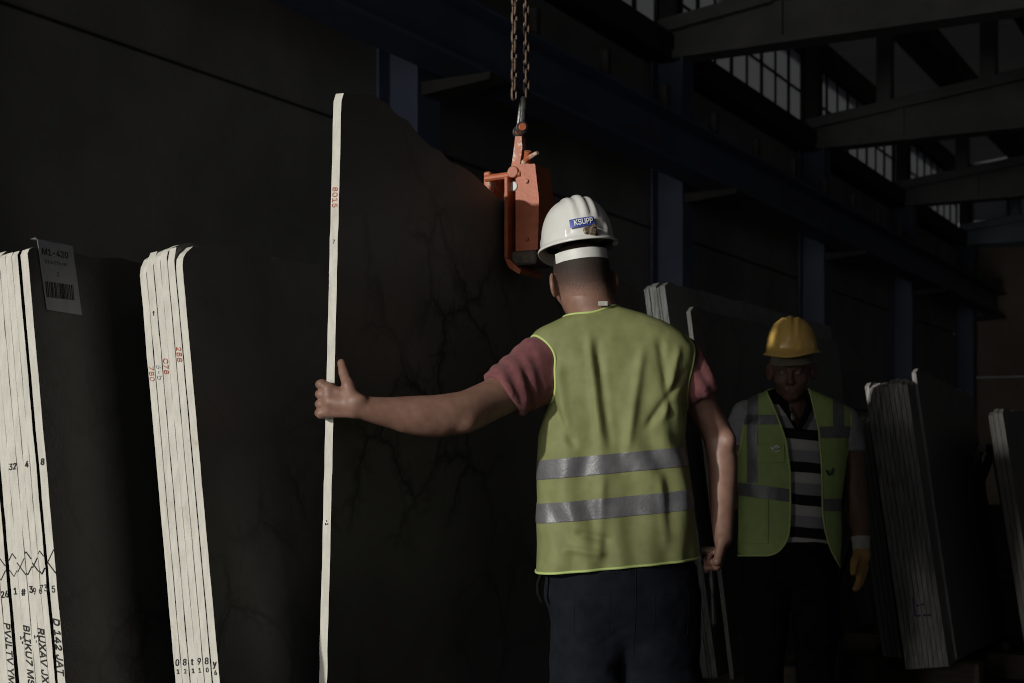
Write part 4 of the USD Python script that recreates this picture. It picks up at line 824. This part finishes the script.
def vest_core(P, off, depth=0.0):
    py = HY - (P[:, 2] - HC) * K; l, r = X1(lerp(py, VL)) + off, X1(lerp(py, VR)) - off; cx_, hwid = (l + r) / 2, (r - l) / 2
    dp = lerp(py, [(300, 0.085), (340, 0.115), (400, 0.138), (480, 0.140), (560, 0.150)]) - off; cy_ = Y1 + 0.01
    g = ((np.abs(P[:, 0] - cx_) / hwid) ** 3.2 + (np.abs(P[:, 1] - cy_) / dp) ** 3.2) ** (1 / 3.2)
    tube_ = (g - 1) * np.minimum(hwid, dp)
    pxx = CX + P[:, 0] * K; zt = ZZ(lerp(pxx, VT)) - off - 0.35 * np.clip(np.abs(P[:, 1] - cy_) - 0.03, 0, 1) ** 1.3
    return smax(tube_, (P[:, 2] - zt) * 0.9, 0.035)
def shirt1(P):
    d_ = vest_core(P, 0.024); d_ = smax(d_, ZZ(537) - P[:, 2], 0.01); sl = smin(smax(sleeveL(P), ((W(499, 392, 4.12) - P) @ (np.array([0.68, 0.28, 0.62]))), 0.008), smax(sleeveR(P), (P - W(702, 398, 4.305)) @ np.array([0.42, 0.05, -0.9]), 0.008), 0.01)
    nk = chain(P, [neck[1] + [0, 0, -0.02], neck[2]], [0.072, 0.085]); d_ = smin(d_, smax(nk, P[:, 2] - ZZ(316), 0.006), 0.03)
    return smin(d_, sl, 0.025)
tsh = nets(shirt1, (X1(462), 3.9, ZZ(575)), (X1(725), 4.5, ZZ(295)), 0.0075, 3)
v = tsh.vertices; sleeve_w = np.clip((X1(545) - v[:, 0]) / 0.06, 0, 1) + np.clip((v[:, 0] - X1(686)) / 0.04, 0, 1)
ax = (W(503, 391, 4.2) - LS); ax /= np.linalg.norm(ax); tt = (v - LS) @ ax; ang = np.arctan2((v - LS)[:, 1], (v - LS) @ np.cross(ax, [0, 1, 0]))
fold = 0.0042 * np.sin(tt * 130 + 2.0 * np.sin(2 * ang) + 3 * meshkit.noise(v * 9, 4)) * np.clip(meshkit.noise(v * 7, 9) * 1.6 - 0.15, 0, 1)
tsh = displace(tsh, sleeve_w * fold + folds(v, 8, 18, 14, 0.004)); obj('shirt', tsh, 'pink_cotton', w1, smooth=True, label='pink cotton t-shirt')
# vest
def vest1(P): return vest_core(P, 0.0)
vs = nets(vest1, (X1(500), 3.95, ZZ(600)), (X1(720), 4.55, ZZ(290)), 0.0065, 3); v = vs.vertices
px_, py_ = CX + v[:, 0] * K, HY - (v[:, 2] - HC) * K; low = np.clip((py_ - 350) / 120, 0, 1)
rdg = lambda a, b, wd: (lambda t, dd: np.exp(-(dd / wd) ** 2) * np.clip(t * 6, 0, 1) * np.clip((1 - t) * 6, 0, 1))(*(lambda d2, q: ((q @ d2) / (d2 @ d2), np.abs(q[:, 0] * d2[1] - q[:, 1] * d2[0]) / np.sqrt(d2 @ d2)))(np.subtract(b, a).astype(float), np.stack([px_ - a[0], py_ - a[1]], 1)))
backside = v[:, 1] < Y1
creases = 0.010 * (rdg((586, 330), (598, 450), 4) - rdg((594, 340), (608, 455), 4) + rdg((640, 345), (622, 460), 4.5) - rdg((655, 335), (668, 420), 4.5) + rdg((676, 345), (658, 425), 4) - rdg((684, 370), (640, 432), 4) + rdg((556, 360), (566, 440), 5) - rdg((548, 400), (575, 450), 4) + rdg((600, 470), (596, 560), 5) + rdg((655, 470), (662, 550), 5) - rdg((572, 530), (610, 538), 3.5) + rdg((560, 545), (605, 552), 3.5)) * backside
fd = creases + 0.0055 * low * np.sin(v[:, 0] * 62 + 2.2 * meshkit.noise(v * 5, 2) * 3 + v[:, 2] * 6) + folds(v, 12, 13, 5, 0.007) + 0.0035 * np.sin((v[:, 0] * 0.8 + v[:, 2]) * 45 + 5 * meshkit.noise(v * 6, 5)) * np.clip(meshkit.noise(v * 4, 7) * 2 - 0.8, 0, 1)
fd *= np.clip((py_ - 305) / 40, 0.15, 1); edge = np.clip(np.minimum(px_ - 530, 700 - px_) / 18, 0.25, 1); vs = displace(vs, fd * edge); v = vs.vertices
tilt = lambda p: HY - (p[:, 2] - HC) * K + 0.095 * (CX + p[:, 0] * K - 537)      # picture row, corrected for the vest's slant
arm = np.minimum(sleeveL(v) - 0.004 + 0.0 * v[:, 0], sleeveR(v) - 0.004); nkf = chain(v, [neck[0], neck[1] + [0, 0, 0.0], neck[2] + [0, 0.06, -0.01]], [0.084, 0.085, 0.080])
front = np.maximum(np.abs(v[:, 0] - X1(618)) - 0.012, Y1 + 0.0 - v[:, 1])                       # open front
fld = np.minimum.reduce([571.5 - tilt(v), arm * 300, nkf * 300, front * 300])
vc = clip(vs, fld); comp = vc.split(only_watertight=False); vc = max(comp, key=lambda c: len(c.faces)); vest = obj('vest', shell(vc, 0.0025), 'hivis_lime', w1, smooth=True, label='lime yellow safety vest')
ed = [tube(resample(l, 0.009), 0.0042, 7, closed=True) for l in loops(vc)]; obj('edging', cat(*ed), 'hivis_edging', vest, smooth=True, label='bright lime edge binding')
for y0, y1 in ((460.5, 479.5), (503.0, 522.5)):
    vo = displace(vc, np.full(len(vc.vertices), 0.0018)); b = clip(vo, np.minimum(tilt(vo.vertices) - y0, y1 - tilt(vo.vertices))); obj('reflective_stripe', shell(b, 0.0015), 'tape_grey', vest, smooth=True, label='grey reflective band')
nt = W(603, 303.5, Y1 - 0.085); nt[1] = Y1 - 0.086
obj('neck_tag', rbox(nt - [0.014, 0.0015, 0.007], nt + [0.014, 0.0015, 0.007], 0.001), 'glove_cuff', vest, label='small white collar tag')
# trousers
def trousers1(P):
    py = HY - (P[:, 2] - HC) * K; hipd = ell(P, (X1(621), Y1 + 0.02, ZZ(580)), (0.226, 0.155, 0.21)); d_ = hipd
    for s, px, top in ((-1, 588, 592), (1, 664, 658)):
        d_ = smin(d_, chain(P, [(X1(top), Y1 + 0.02, ZZ(600)), (X1(px), Y1 + 0.03, ZZ(690)), (X1(px), Y1 + 0.05, 0.45), (X1(px + 3 * s), Y1 + 0.0, 0.07)], [0.128, 0.112, 0.088, 0.078], 0.03), 0.035)
    d_ = smax(d_, P[:, 2] - ZZ(531), 0.01); return smax(d_, 0.045 - P[:, 2], 0.006)
tr = nets(trousers1, (X1(530), 3.98, 0.0), (X1(716), 4.5, ZZ(524)), 0.009, 3); v = tr.vertices
tr = displace(tr, folds(v, 21, 12, 9, 0.010) + 0.006 * np.sin(v[:, 2] * 55 + 6 * meshkit.noise(v * 6, 3)) * np.clip(meshkit.noise(v * 5, 6) * 2 - 0.8, 0, 1)); tro = obj('trousers', tr, 'navy_cotton', w1, smooth=True, label='dark navy work trousers')
def seam(Zs, X_): 
    loc, ray, tri = tr.ray.intersects_location(np.stack([X_, np.full(len(X_), 3.0), Zs], 1), np.tile([0, 1.0, 0], (len(X_), 1)), multiple_hits=False); return loc[np.argsort(-loc[:, 2])]
sm = seam(np.linspace(ZZ(556), ZZ(655), 20), np.full(20, X1(632)));  obj('seam', tube(sm - [0, 0.0003, 0], 0.0014, 5), 'navy_cotton', tro)
for s, px in ((-1, 590), (1, 668)):
    q = np.array([[px - 17, 590], [px + 17, 590], [px + 17, 632], [px, 640], [px - 17, 632], [px - 17, 590]]); pts = np.vstack([np.linspace(q[k], q[k + 1], 8) for k in range(5)])
    pl = np.array([np.r_[X1(a), 3.0, ZZ(b)] for a, b in pts]); loc, ri, _ = tr.ray.intersects_location(pl, np.tile([0, 1.0, 0], (len(pl), 1)), multiple_hits=False); loc = loc[np.argsort(ri)]
    obj('back_pocket', tube(loc - [0, 0.0001, 0], 0.0011, 5), 'navy_cotton', tro)
tagp = np.array([[X1(541), Y1 - 0.05, ZZ(573)], [X1(537.5), Y1 - 0.055, ZZ(582)], [X1(538), Y1 - 0.055, ZZ(592)], [X1(542), Y1 - 0.05, ZZ(600)]]); obj('belt_strap', tube(tagp, 0.006, 6), 'black_cotton', tro, label='black strap at the left hip')
for s, px in ((-1, 588), (1, 664)): shoe((X1(px + 3 * s), Y1 + 0.02, 0.0), -6 * s, w1)
# tool in the right hand
hcen = rarm[-1] + np.array([-0.22, -0.12, -0.97]) * 0.098 + np.array([-0.45, 0.75, 0.1]) * 0.028
tl = thing('hand_tool', hcen, label='black hand tool held in the right fist of the white-helmeted worker', cat='tool')
ax_ = np.array([0.06, 0.10, -1.0]); ax_ /= np.linalg.norm(ax_)
th0, th1 = hcen - ax_ * 0.035, hcen + ax_ * 0.175
obj('handle', tube([th0, hcen, hcen + ax_ * 0.09, hcen + ax_ * 0.15, th1 - ax_ * 0.01, th1], [0.010, 0.0085, 0.007, 0.0095, 0.0095, 0.005], 10), 'black_plastic', tl)
obj('tool_head', cyl(th0 - ax_ * 0.02 - np.array([0.03, 0, 0]), th0 - ax_ * 0.02 + np.array([0.03, 0, 0]), 0.012, 12), 'brass_brown', tl)

# ---------------- the second worker, facing the camera
Y2 = 5.95; K_ = F / Y2
X2 = lambda px: (px - CX) / K_
Z2 = lambda py: HC + (HY - py) / K_
w2 = thing('person', (X2(792), Y2, 0.0), label='person in yellow hard hat and open green vest facing the camera in the shade', cat='person')
Rg = rot([0, 0, 1], 180 - 14) @ rot([1, 0, 0], -14)
HC2 = np.array([X2(790), Y2 - 0.03, Z2(370)])
neck2 = [HC2 + [0.003, 0.03, -0.03], np.array([X2(792), Y2 + 0.02, Z2(398)]), np.array([X2(794), Y2 + 0.02, Z2(420)])]
S_l, S_r = np.array([X2(747), Y2 + 0.01, Z2(416)]), np.array([X2(843), Y2 + 0.01, Z2(421)])      # image left and right shoulders
arm_r = [S_r, np.array([X2(853), Y2 + 0.02, Z2(458)]), np.array([X2(856), Y2 + 0.02, Z2(486)]), np.array([X2(859), Y2 - 0.01, Z2(520)]), np.array([X2(859.5), Y2 - 0.03, Z2(548)])]
arm_l = [S_l, np.array([X2(737), Y2 + 0.06, Z2(456)]), np.array([X2(735), Y2 + 0.12, Z2(484)]), np.array([X2(745), Y2 + 0.20, Z2(502)]), np.array([X2(760), Y2 + 0.235, Z2(510)])]
arm2_r = [0.060, 0.050, 0.044, 0.038, 0.030]
h_r = hand_caps(arm_r[-1] + Z3 * -0.005, (0.02, -0.12, -1), (-0.5, -0.6, -0.05), (-0.55, -0.75, 0.05), (0.35, 0.45, 0.3), 1.0, thumb_in=0.35)
h_l = hand_caps(arm_l[-1], (1, 0.05, -0.25), (0.05, -1, 0.0), (-0.25, 0.0, -1), (0.35, 0.45, 0.3), 1.0, thumb_in=0.35)
LEGS2 = ((-1, 766, 764), (1, 812, 816))
def body2(P):
    d_ = head_sdf(P, HC2, Rg); d_ = smin(d_, chain(P, neck2, [0.055, 0.058, 0.075], 0.02), 0.03)
    tor = ell(P, (X2(793), Y2 + 0.02, Z2(462)), (0.16, 0.095, 0.22)); tor = smin(tor, ell(P, (X2(791), Y2 + 0.01, Z2(530)), (0.155, 0.10, 0.16)), 0.08); tor = smin(tor, rc(P, S_l, S_r, 0.055, 0.055), 0.06); d_ = smin(d_, tor, 0.05)
    for s, top, px in LEGS2:
        d_ = smin(d_, chain(P, [(X2(top), Y2 + 0.01, Z2(560)), (X2(px), Y2 - 0.02, 0.36), (X2(px), Y2 + 0.03, 0.08)], [0.080, 0.050, 0.035], 0.02), 0.05); d_ = smin(d_, rc(P, (X2(px), Y2 + 0.03, 0.05), (X2(px + 3 * s), Y2 - 0.10, 0.035), 0.033, 0.026), 0.02)
    for ar, hc in ((arm_l, h_l), (arm_r, h_r)): d_ = smin(d_, smin(chain(P, ar, arm2_r, 0.02), caps_sdf(P, hc), 0.012), 0.02)
    return d_
b2 = union(piece(body2, (X2(741), 5.7, 0.0), (X2(848), 6.10, Z2(402)), 0.012), piece(body2, (X2(745), 5.7, Z2(404)), (X2(835), 6.2, Z2(318)), 0.0048), piece(body2, (X2(844), 5.75, Z2(610)), (X2(880), 6.15, Z2(400)), 0.0048), piece(body2, (X2(705), 5.75, Z2(610)), (X2(800), 6.40, Z2(400)), 0.0048))
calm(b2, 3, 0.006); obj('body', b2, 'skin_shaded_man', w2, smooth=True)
for s in (-1, 1):
    e = HC2 + Rg @ np.array([s * 0.032, 0.0795, 0.002]); m = trimesh.creation.icosphere(2, 0.0095); m.apply_translation(e); obj('eye', m, 'eye_white', w2, smooth=True)
def hair2(P):
    q = (P - HC2) @ Rg; d_ = ell(q, (0, -0.012, 0.03), (0.0815, 0.1005, 0.0955)); cutr = np.maximum(-0.045 - q[:, 2] - 0.0, q[:, 1] - 0.03); ear = np.minimum(ell(q, (0.087, -0.008, -0.010), (0.02, 0.030, 0.042)), ell(q, (-0.087, -0.008, -0.010), (0.02, 0.030, 0.042))); return np.maximum(smax(d_, cutr, 0.006), -ear)
obj('hair', nets(hair2, HC2 - 0.16, HC2 + 0.16, 0.006, 3), 'hair_dark', w2, smooth=True)
HM2 = np.eye(4); HM2[:3, :3] = rot([0, 0, 1], 180 - 14) @ rot([1, 0, 0], -3) @ rot([0, 1, 0], 2); HM2[:3, 3] = (X2(790.5), Y2 - 0.025, Z2(352))
h2_ = helmet(HM2, w2, 'helmet_yellow', A=0.105, B=0.132, Hh=0.142, peak=0.035, label='yellow ribbed hard hat')
# cap visor under the helmet
n = 30; q = np.linspace(np.pi * 0.06, np.pi * 0.94, n); rin = np.stack([0.083 * np.cos(q), 0.094 * np.sin(q), np.full(n, -0.012)], 1); rout = np.stack([0.090 * np.cos(q), 0.094 * np.sin(q) + 0.066 * np.sin(q) ** 0.8, -0.036 - 0.034 * np.sin(q) + 0.012 * np.sin(q) ** 4], 1)
vm_ = np.vstack([rin, 0.5 * (rin + rout) + [0, 0, 0.004], rout]); fcs = []
for r_ in range(2):
    for k in range(n - 1): a = r_ * n + k; fcs += [[a, a + n, a + n + 1], [a, a + n + 1, a + 1]]
tmv = trimesh.Trimesh(vm_, fcs, process=False); tmv = tmv if tmv.face_normals[:, 2].mean() > 0 else trimesh.Trimesh(vm_, tmv.faces[:, ::-1], process=False)
obj('cap_visor', xf(shell(tmv, 0.003), HM2), 'visor_khaki', w2, smooth=40, label='grey-khaki cap visor under the helmet'); obj('cap_band', band(HM2, 0.0845, 0.101, 0, 2 * np.pi - 0.02, -0.018, 0.012, 0.003, 60), 'visor_khaki', w2)
# striped shirt
TL = [(380, 748), (404, 744), (420, 741), (460, 741), (500, 742), (560, 742)]; TR = [(380, 846), (408, 848), (420, 849), (460, 843), (500, 838), (560, 837)]
TT = [(700, 440), (730, 414), (742, 404), (758, 397), (775, 391), (806, 391), (825, 399), (846, 408), (860, 420), (890, 445)]
def core2(P, off):
    py = HY - (P[:, 2] - HC) * K_; l, r = X2(lerp(py, TL)) - off, X2(lerp(py, TR)) + off; cx_, hw_ = (l + r) / 2, (r - l) / 2; dp = lerp(py, [(390, 0.08), (420, 0.105), (470, 0.125), (560, 0.13)]) + off; cy_ = Y2 + 0.01
    g = ((np.abs(P[:, 0] - cx_) / hw_) ** 2.6 + (np.abs(P[:, 1] - cy_) / dp) ** 2.6) ** (1 / 2.6); pxx = CX + P[:, 0] * K_; zt = Z2(lerp(pxx, TT)) + off - 0.35 * np.clip(np.abs(P[:, 1] - cy_) - 0.03, 0, 1) ** 1.3
    return smax((g - 1) * np.minimum(hw_, dp), (P[:, 2] - zt) * 0.9, 0.03)
sv_l = [S_l, np.array([X2(737), Y2 + 0.02, Z2(440)])]; sv_r = [S_r, np.array([X2(851), Y2 + 0.015, Z2(447)])]
def slv2(P): return np.minimum(smax(chain(P, sv_l, [0.068, 0.062]), Z2(446) - P[:, 2], 0.006), smax(chain(P, sv_r, [0.068, 0.062]), Z2(452) - P[:, 2], 0.006))
def vneck(P):                                            # open collar
    py = HY - (P[:, 2] - HC) * K_; return np.maximum(np.abs(P[:, 0] - X2(791 + 0.1 * (py - 400))) - (432 - py) / K_ * 0.42, P[:, 1] - Y2 + 0.02)
def shirt2(P):
    d_ = smax(core2(P, -0.014), Z2(558) - P[:, 2], 0.008); nk = smax(chain(P, [neck2[1], neck2[2]], [0.068, 0.09]), P[:, 2] - Z2(402), 0.005); return smin(d_, nk, 0.03)
stripes_mat('rugby_stripes', Z2(464 + 10) - 0.31 * 0.1345, 0.1345, 0.10)
ts2 = nets(shirt2, (X2(725), 5.7, Z2(565)), (X2(862), 6.25, Z2(385)), 0.009, 3); v = ts2.vertices; ts2 = displace(ts2, folds(v, 31, 12, 9, 0.007)); ts2 = clip(ts2, vneck(ts2.vertices) * 100)
sh2 = obj('shirt', ts2, 'rugby_stripes', w2, smooth=True, label='grey shirt with broad black stripes')
svm = nets(slv2, (X2(715), 5.8, Z2(460)), (X2(872), 6.15, Z2(390)), 0.008, 3, True); svm = displace(svm, folds(svm.vertices, 33, 25, 12, 0.005)); [obj('sleeve', c_, 'shirt_grey_sleeve', sh2, smooth=True) for c_ in svm.split(only_watertight=False)]
col = [tube([np.array([X2(a), y, Z2(b)]) for a, y, b in pts], [0.014, 0.016, 0.012, 0.006], 8) for pts in (((775, Y2 - 0.02, 396), (779, Y2 - 0.075, 404), (785, Y2 - 0.105, 416), (791, Y2 - 0.118, 430)), ((809, Y2 - 0.02, 396), (806, Y2 - 0.075, 405), (800, Y2 - 0.105, 418), (794, Y2 - 0.118, 430)))]
obj('collar', cat(*col), 'black_cotton', sh2, smooth=True, label='black open collar')
obj('zip_pull', cat(tube([(X2(784), Y2 - 0.125, Z2(405)), (X2(785), Y2 - 0.135, Z2(413))], 0.004, 6), cyl((X2(785.5), Y2 - 0.138, Z2(414)), (X2(786.5), Y2 - 0.140, Z2(421)), 0.008, 10)), 'shackle_steel', sh2)
# vest
def vest2(P): return core2(P, 0.012)
v2 = nets(vest2, (X2(715), 5.65, Z2(580)), (X2(870), 6.3, Z2(380)), 0.007, 3); v = v2.vertices; v2 = displace(v2, folds(v, 41, 12, 6, 0.006)); v = v2.vertices
PX = lambda p: CX + F * p[:, 0] / p[:, 1]; PY = lambda p: HY - F * (p[:, 2] - HC) / p[:, 1]
def field2(p):
    px, py = PX(p), PY(p); fr_ = p[:, 1] < Y2 + 0.01
    gl = lerp(py, [(385, 764), (395, 768), (410, 775), (440, 786), (470, 790), (510, 790.5), (535, 789), (546, 784), (553, 777), (556, 768)]); gr = lerp(py, [(385, 808), (400, 812), (430, 819), (470, 822), (510, 822.5), (530, 825), (550, 831), (568, 841)])
    opening = np.maximum(gl - px, px - gr); hem = np.where(px < 806, 555.5, np.where(fr_, 569, 558)) - py
    nk = np.where(fr_, 9.0, chain(p, [neck2[0], neck2[2] + [0, 0, -0.01]], [0.08, 0.085]) * 300); arms = (np.minimum(rc(p, sv_l[0] - [0.03, 0, 0], sv_l[1], 0.062, 0.062), rc(p, sv_r[0] + [0.03, 0, 0], sv_r[1], 0.062, 0.062))) * 300
    return np.minimum.reduce([np.where(fr_, opening, 9.0), hem, nk, arms])
vc2 = clip(v2, field2(v)); vc2 = max(vc2.split(only_watertight=False), key=lambda c: len(c.faces)); ve2 = obj('vest', shell(vc2, 0.0025), 'hivis_green', w2, smooth=True, label='green safety vest worn open')
obj('edging', cat(*[tube(resample(l, 0.012), 0.0042, 6, closed=True) for l in loops(vc2)]), 'hivis_edging', ve2, smooth=True)
vo = displace(vc2, np.full(len(vc2.vertices), 0.0018)); p = vo.vertices; px, py = PX(p), PY(p); fr_ = np.where(p[:, 1] < Y2 + 0.03, 9.0, -9.0)
def stripe(fld, **kw):
    for b in clip(vo, fld).split(only_watertight=False):
        if len(b.faces) < 30: continue
        obj('reflective_stripe', shell(b, 0.0015), 'tape_grey', ve2, smooth=True, label='grey reflective band')
lft = np.where(px < 806, 9.0, -9.0)
stripe(np.minimum.reduce([py - 415.0, 424.5 - py, lft])); stripe(np.minimum.reduce([py - 426.5, 438 - py, -lft]))
for x0, x1_, side, yb in ((747, 758, lft, 483), (833, 844, -lft, 427)): stripe(np.minimum.reduce([px - x0, x1_ - px, side, yb - py, np.where(p[:, 1] < Y2 + 0.12, 9.0, -9.0)]))
stripe(np.minimum.reduce([py - (482.5 + 0.13 * (px - 739)), 495.5 + 0.13 * (px - 739) - py, lft])); stripe(np.minimum.reduce([py - 499.0, 511.0 - py, -lft]))
def patch(x0, x1_, y0, y1, t, mt, name, **kw):
    o_ = displace(vc2, np.full(len(vc2.vertices), t)); a, b = PX(o_.vertices), PY(o_.vertices); c = clip(o_, np.minimum.reduce([a - x0, x1_ - a, b - y0, y1 - b, np.where(o_.vertices[:, 1] < Y2, 9.0, -9.0)]))
    if len(c.faces):
        pr = obj(name, shell(c, 0.003), mt, ve2, smooth=True, **kw); obj('pocket_edge', cat(*[tube(resample(l, 0.01, 0), 0.0022, 5, closed=True) for l in loops(c)]), mt, pr); return pr
patch(757.5, 784, 444, 462.5, 0.004, 'hivis_green', 'badge_pocket'); patch(740, 768, 499, 544, 0.004, 'hivis_green', 'lower_pocket')
hit = lambda px, py, lift: (lambda e, r: (lambda l: l[0] - r * lift)(vc2.ray.intersects_location([e], [r], multiple_hits=False)[0]))(np.array([0, 0, HC]), (lambda q: q / np.linalg.norm(q))(W(px, py, 1.0) - [0, 0, HC]))
lp = [[(770.5, 447), (773, 450), (776, 451.5), (780, 450.5)], [(774, 446), (776.5, 448), (780, 447)], [(772.5, 449), (775, 446.5), (778, 445.5)]]
obj('badge_print', cat(*[tube([hit(a, b, 0.009) for a, b in l], 0.0035, 6) for l in lp]), 'white_print', ve2, label='white curled emblem on the breast pocket')
obj('hook_clip', tube([hit(a, b, 0.008) for a, b in ((826.5, 470), (829, 475), (832, 474), (833, 468))], 0.004, 6), 'black_plastic', ve2, label='small black hook on the vest edge')
# trousers
def trousers2(P):
    d_ = ell(P, (X2(789), Y2 + 0.01, Z2(556)), (0.205, 0.135, 0.16))
    for s, top, px in LEGS2: d_ = smin(d_, chain(P, [(X2(top), Y2 + 0.01, Z2(570)), (X2(px), Y2 - 0.02, 0.38), (X2(px), Y2 + 0.02, 0.06)], [0.108, 0.090, 0.075], 0.03), 0.03)
    d_ = smax(d_, P[:, 2] - Z2(540), 0.01); return smax(d_, 0.04 - P[:, 2], 0.006)
t2 = nets(trousers2, (X2(730), 5.7, 0.0), (X2(848), 6.2, Z2(534)), 0.010, 3); v = t2.vertices; t2 = displace(t2, folds(v, 51, 13, 9, 0.009)); obj('trousers', t2, 'black_cotton', w2, smooth=True, label='black work trousers')
for s, top, px in LEGS2: shoe((X2(px), Y2 + 0.0, 0.0), 180 + 8 * s, w2)
# gloves
for hc, ar in ((h_r, arm_r), (h_l, arm_l)):
    g = [(pts, [r + 0.0028 for r in rs]) for pts, rs in hc]; wr = ar[-1]
    ax_ = (ar[-1] - ar[-2]) / np.linalg.norm(ar[-1] - ar[-2])
    gm = nets(lambda P: smax(smin(caps_sdf(P, g, 0.007), rc(P, wr - ax_ * 0.012, wr + ax_ * 0.03, 0.034, 0.036), 0.012), -((P - wr) @ ax_), 0.004), wr - 0.23, wr + 0.23, 0.0050, 3)
    gl = obj('glove', gm, 'glove_yellow', w2, smooth=True, label='yellow work glove')
    cf = tube([wr - ax_ * q for q in (-0.004, 0.0, 0.02, 0.045, 0.050, 0.050)], [0.034, 0.037, 0.0365, 0.040, 0.040, 0.034], 18); obj('glove_cuff', cf, 'glove_cuff', gl, smooth=50, label='pale grey knitted cuff')
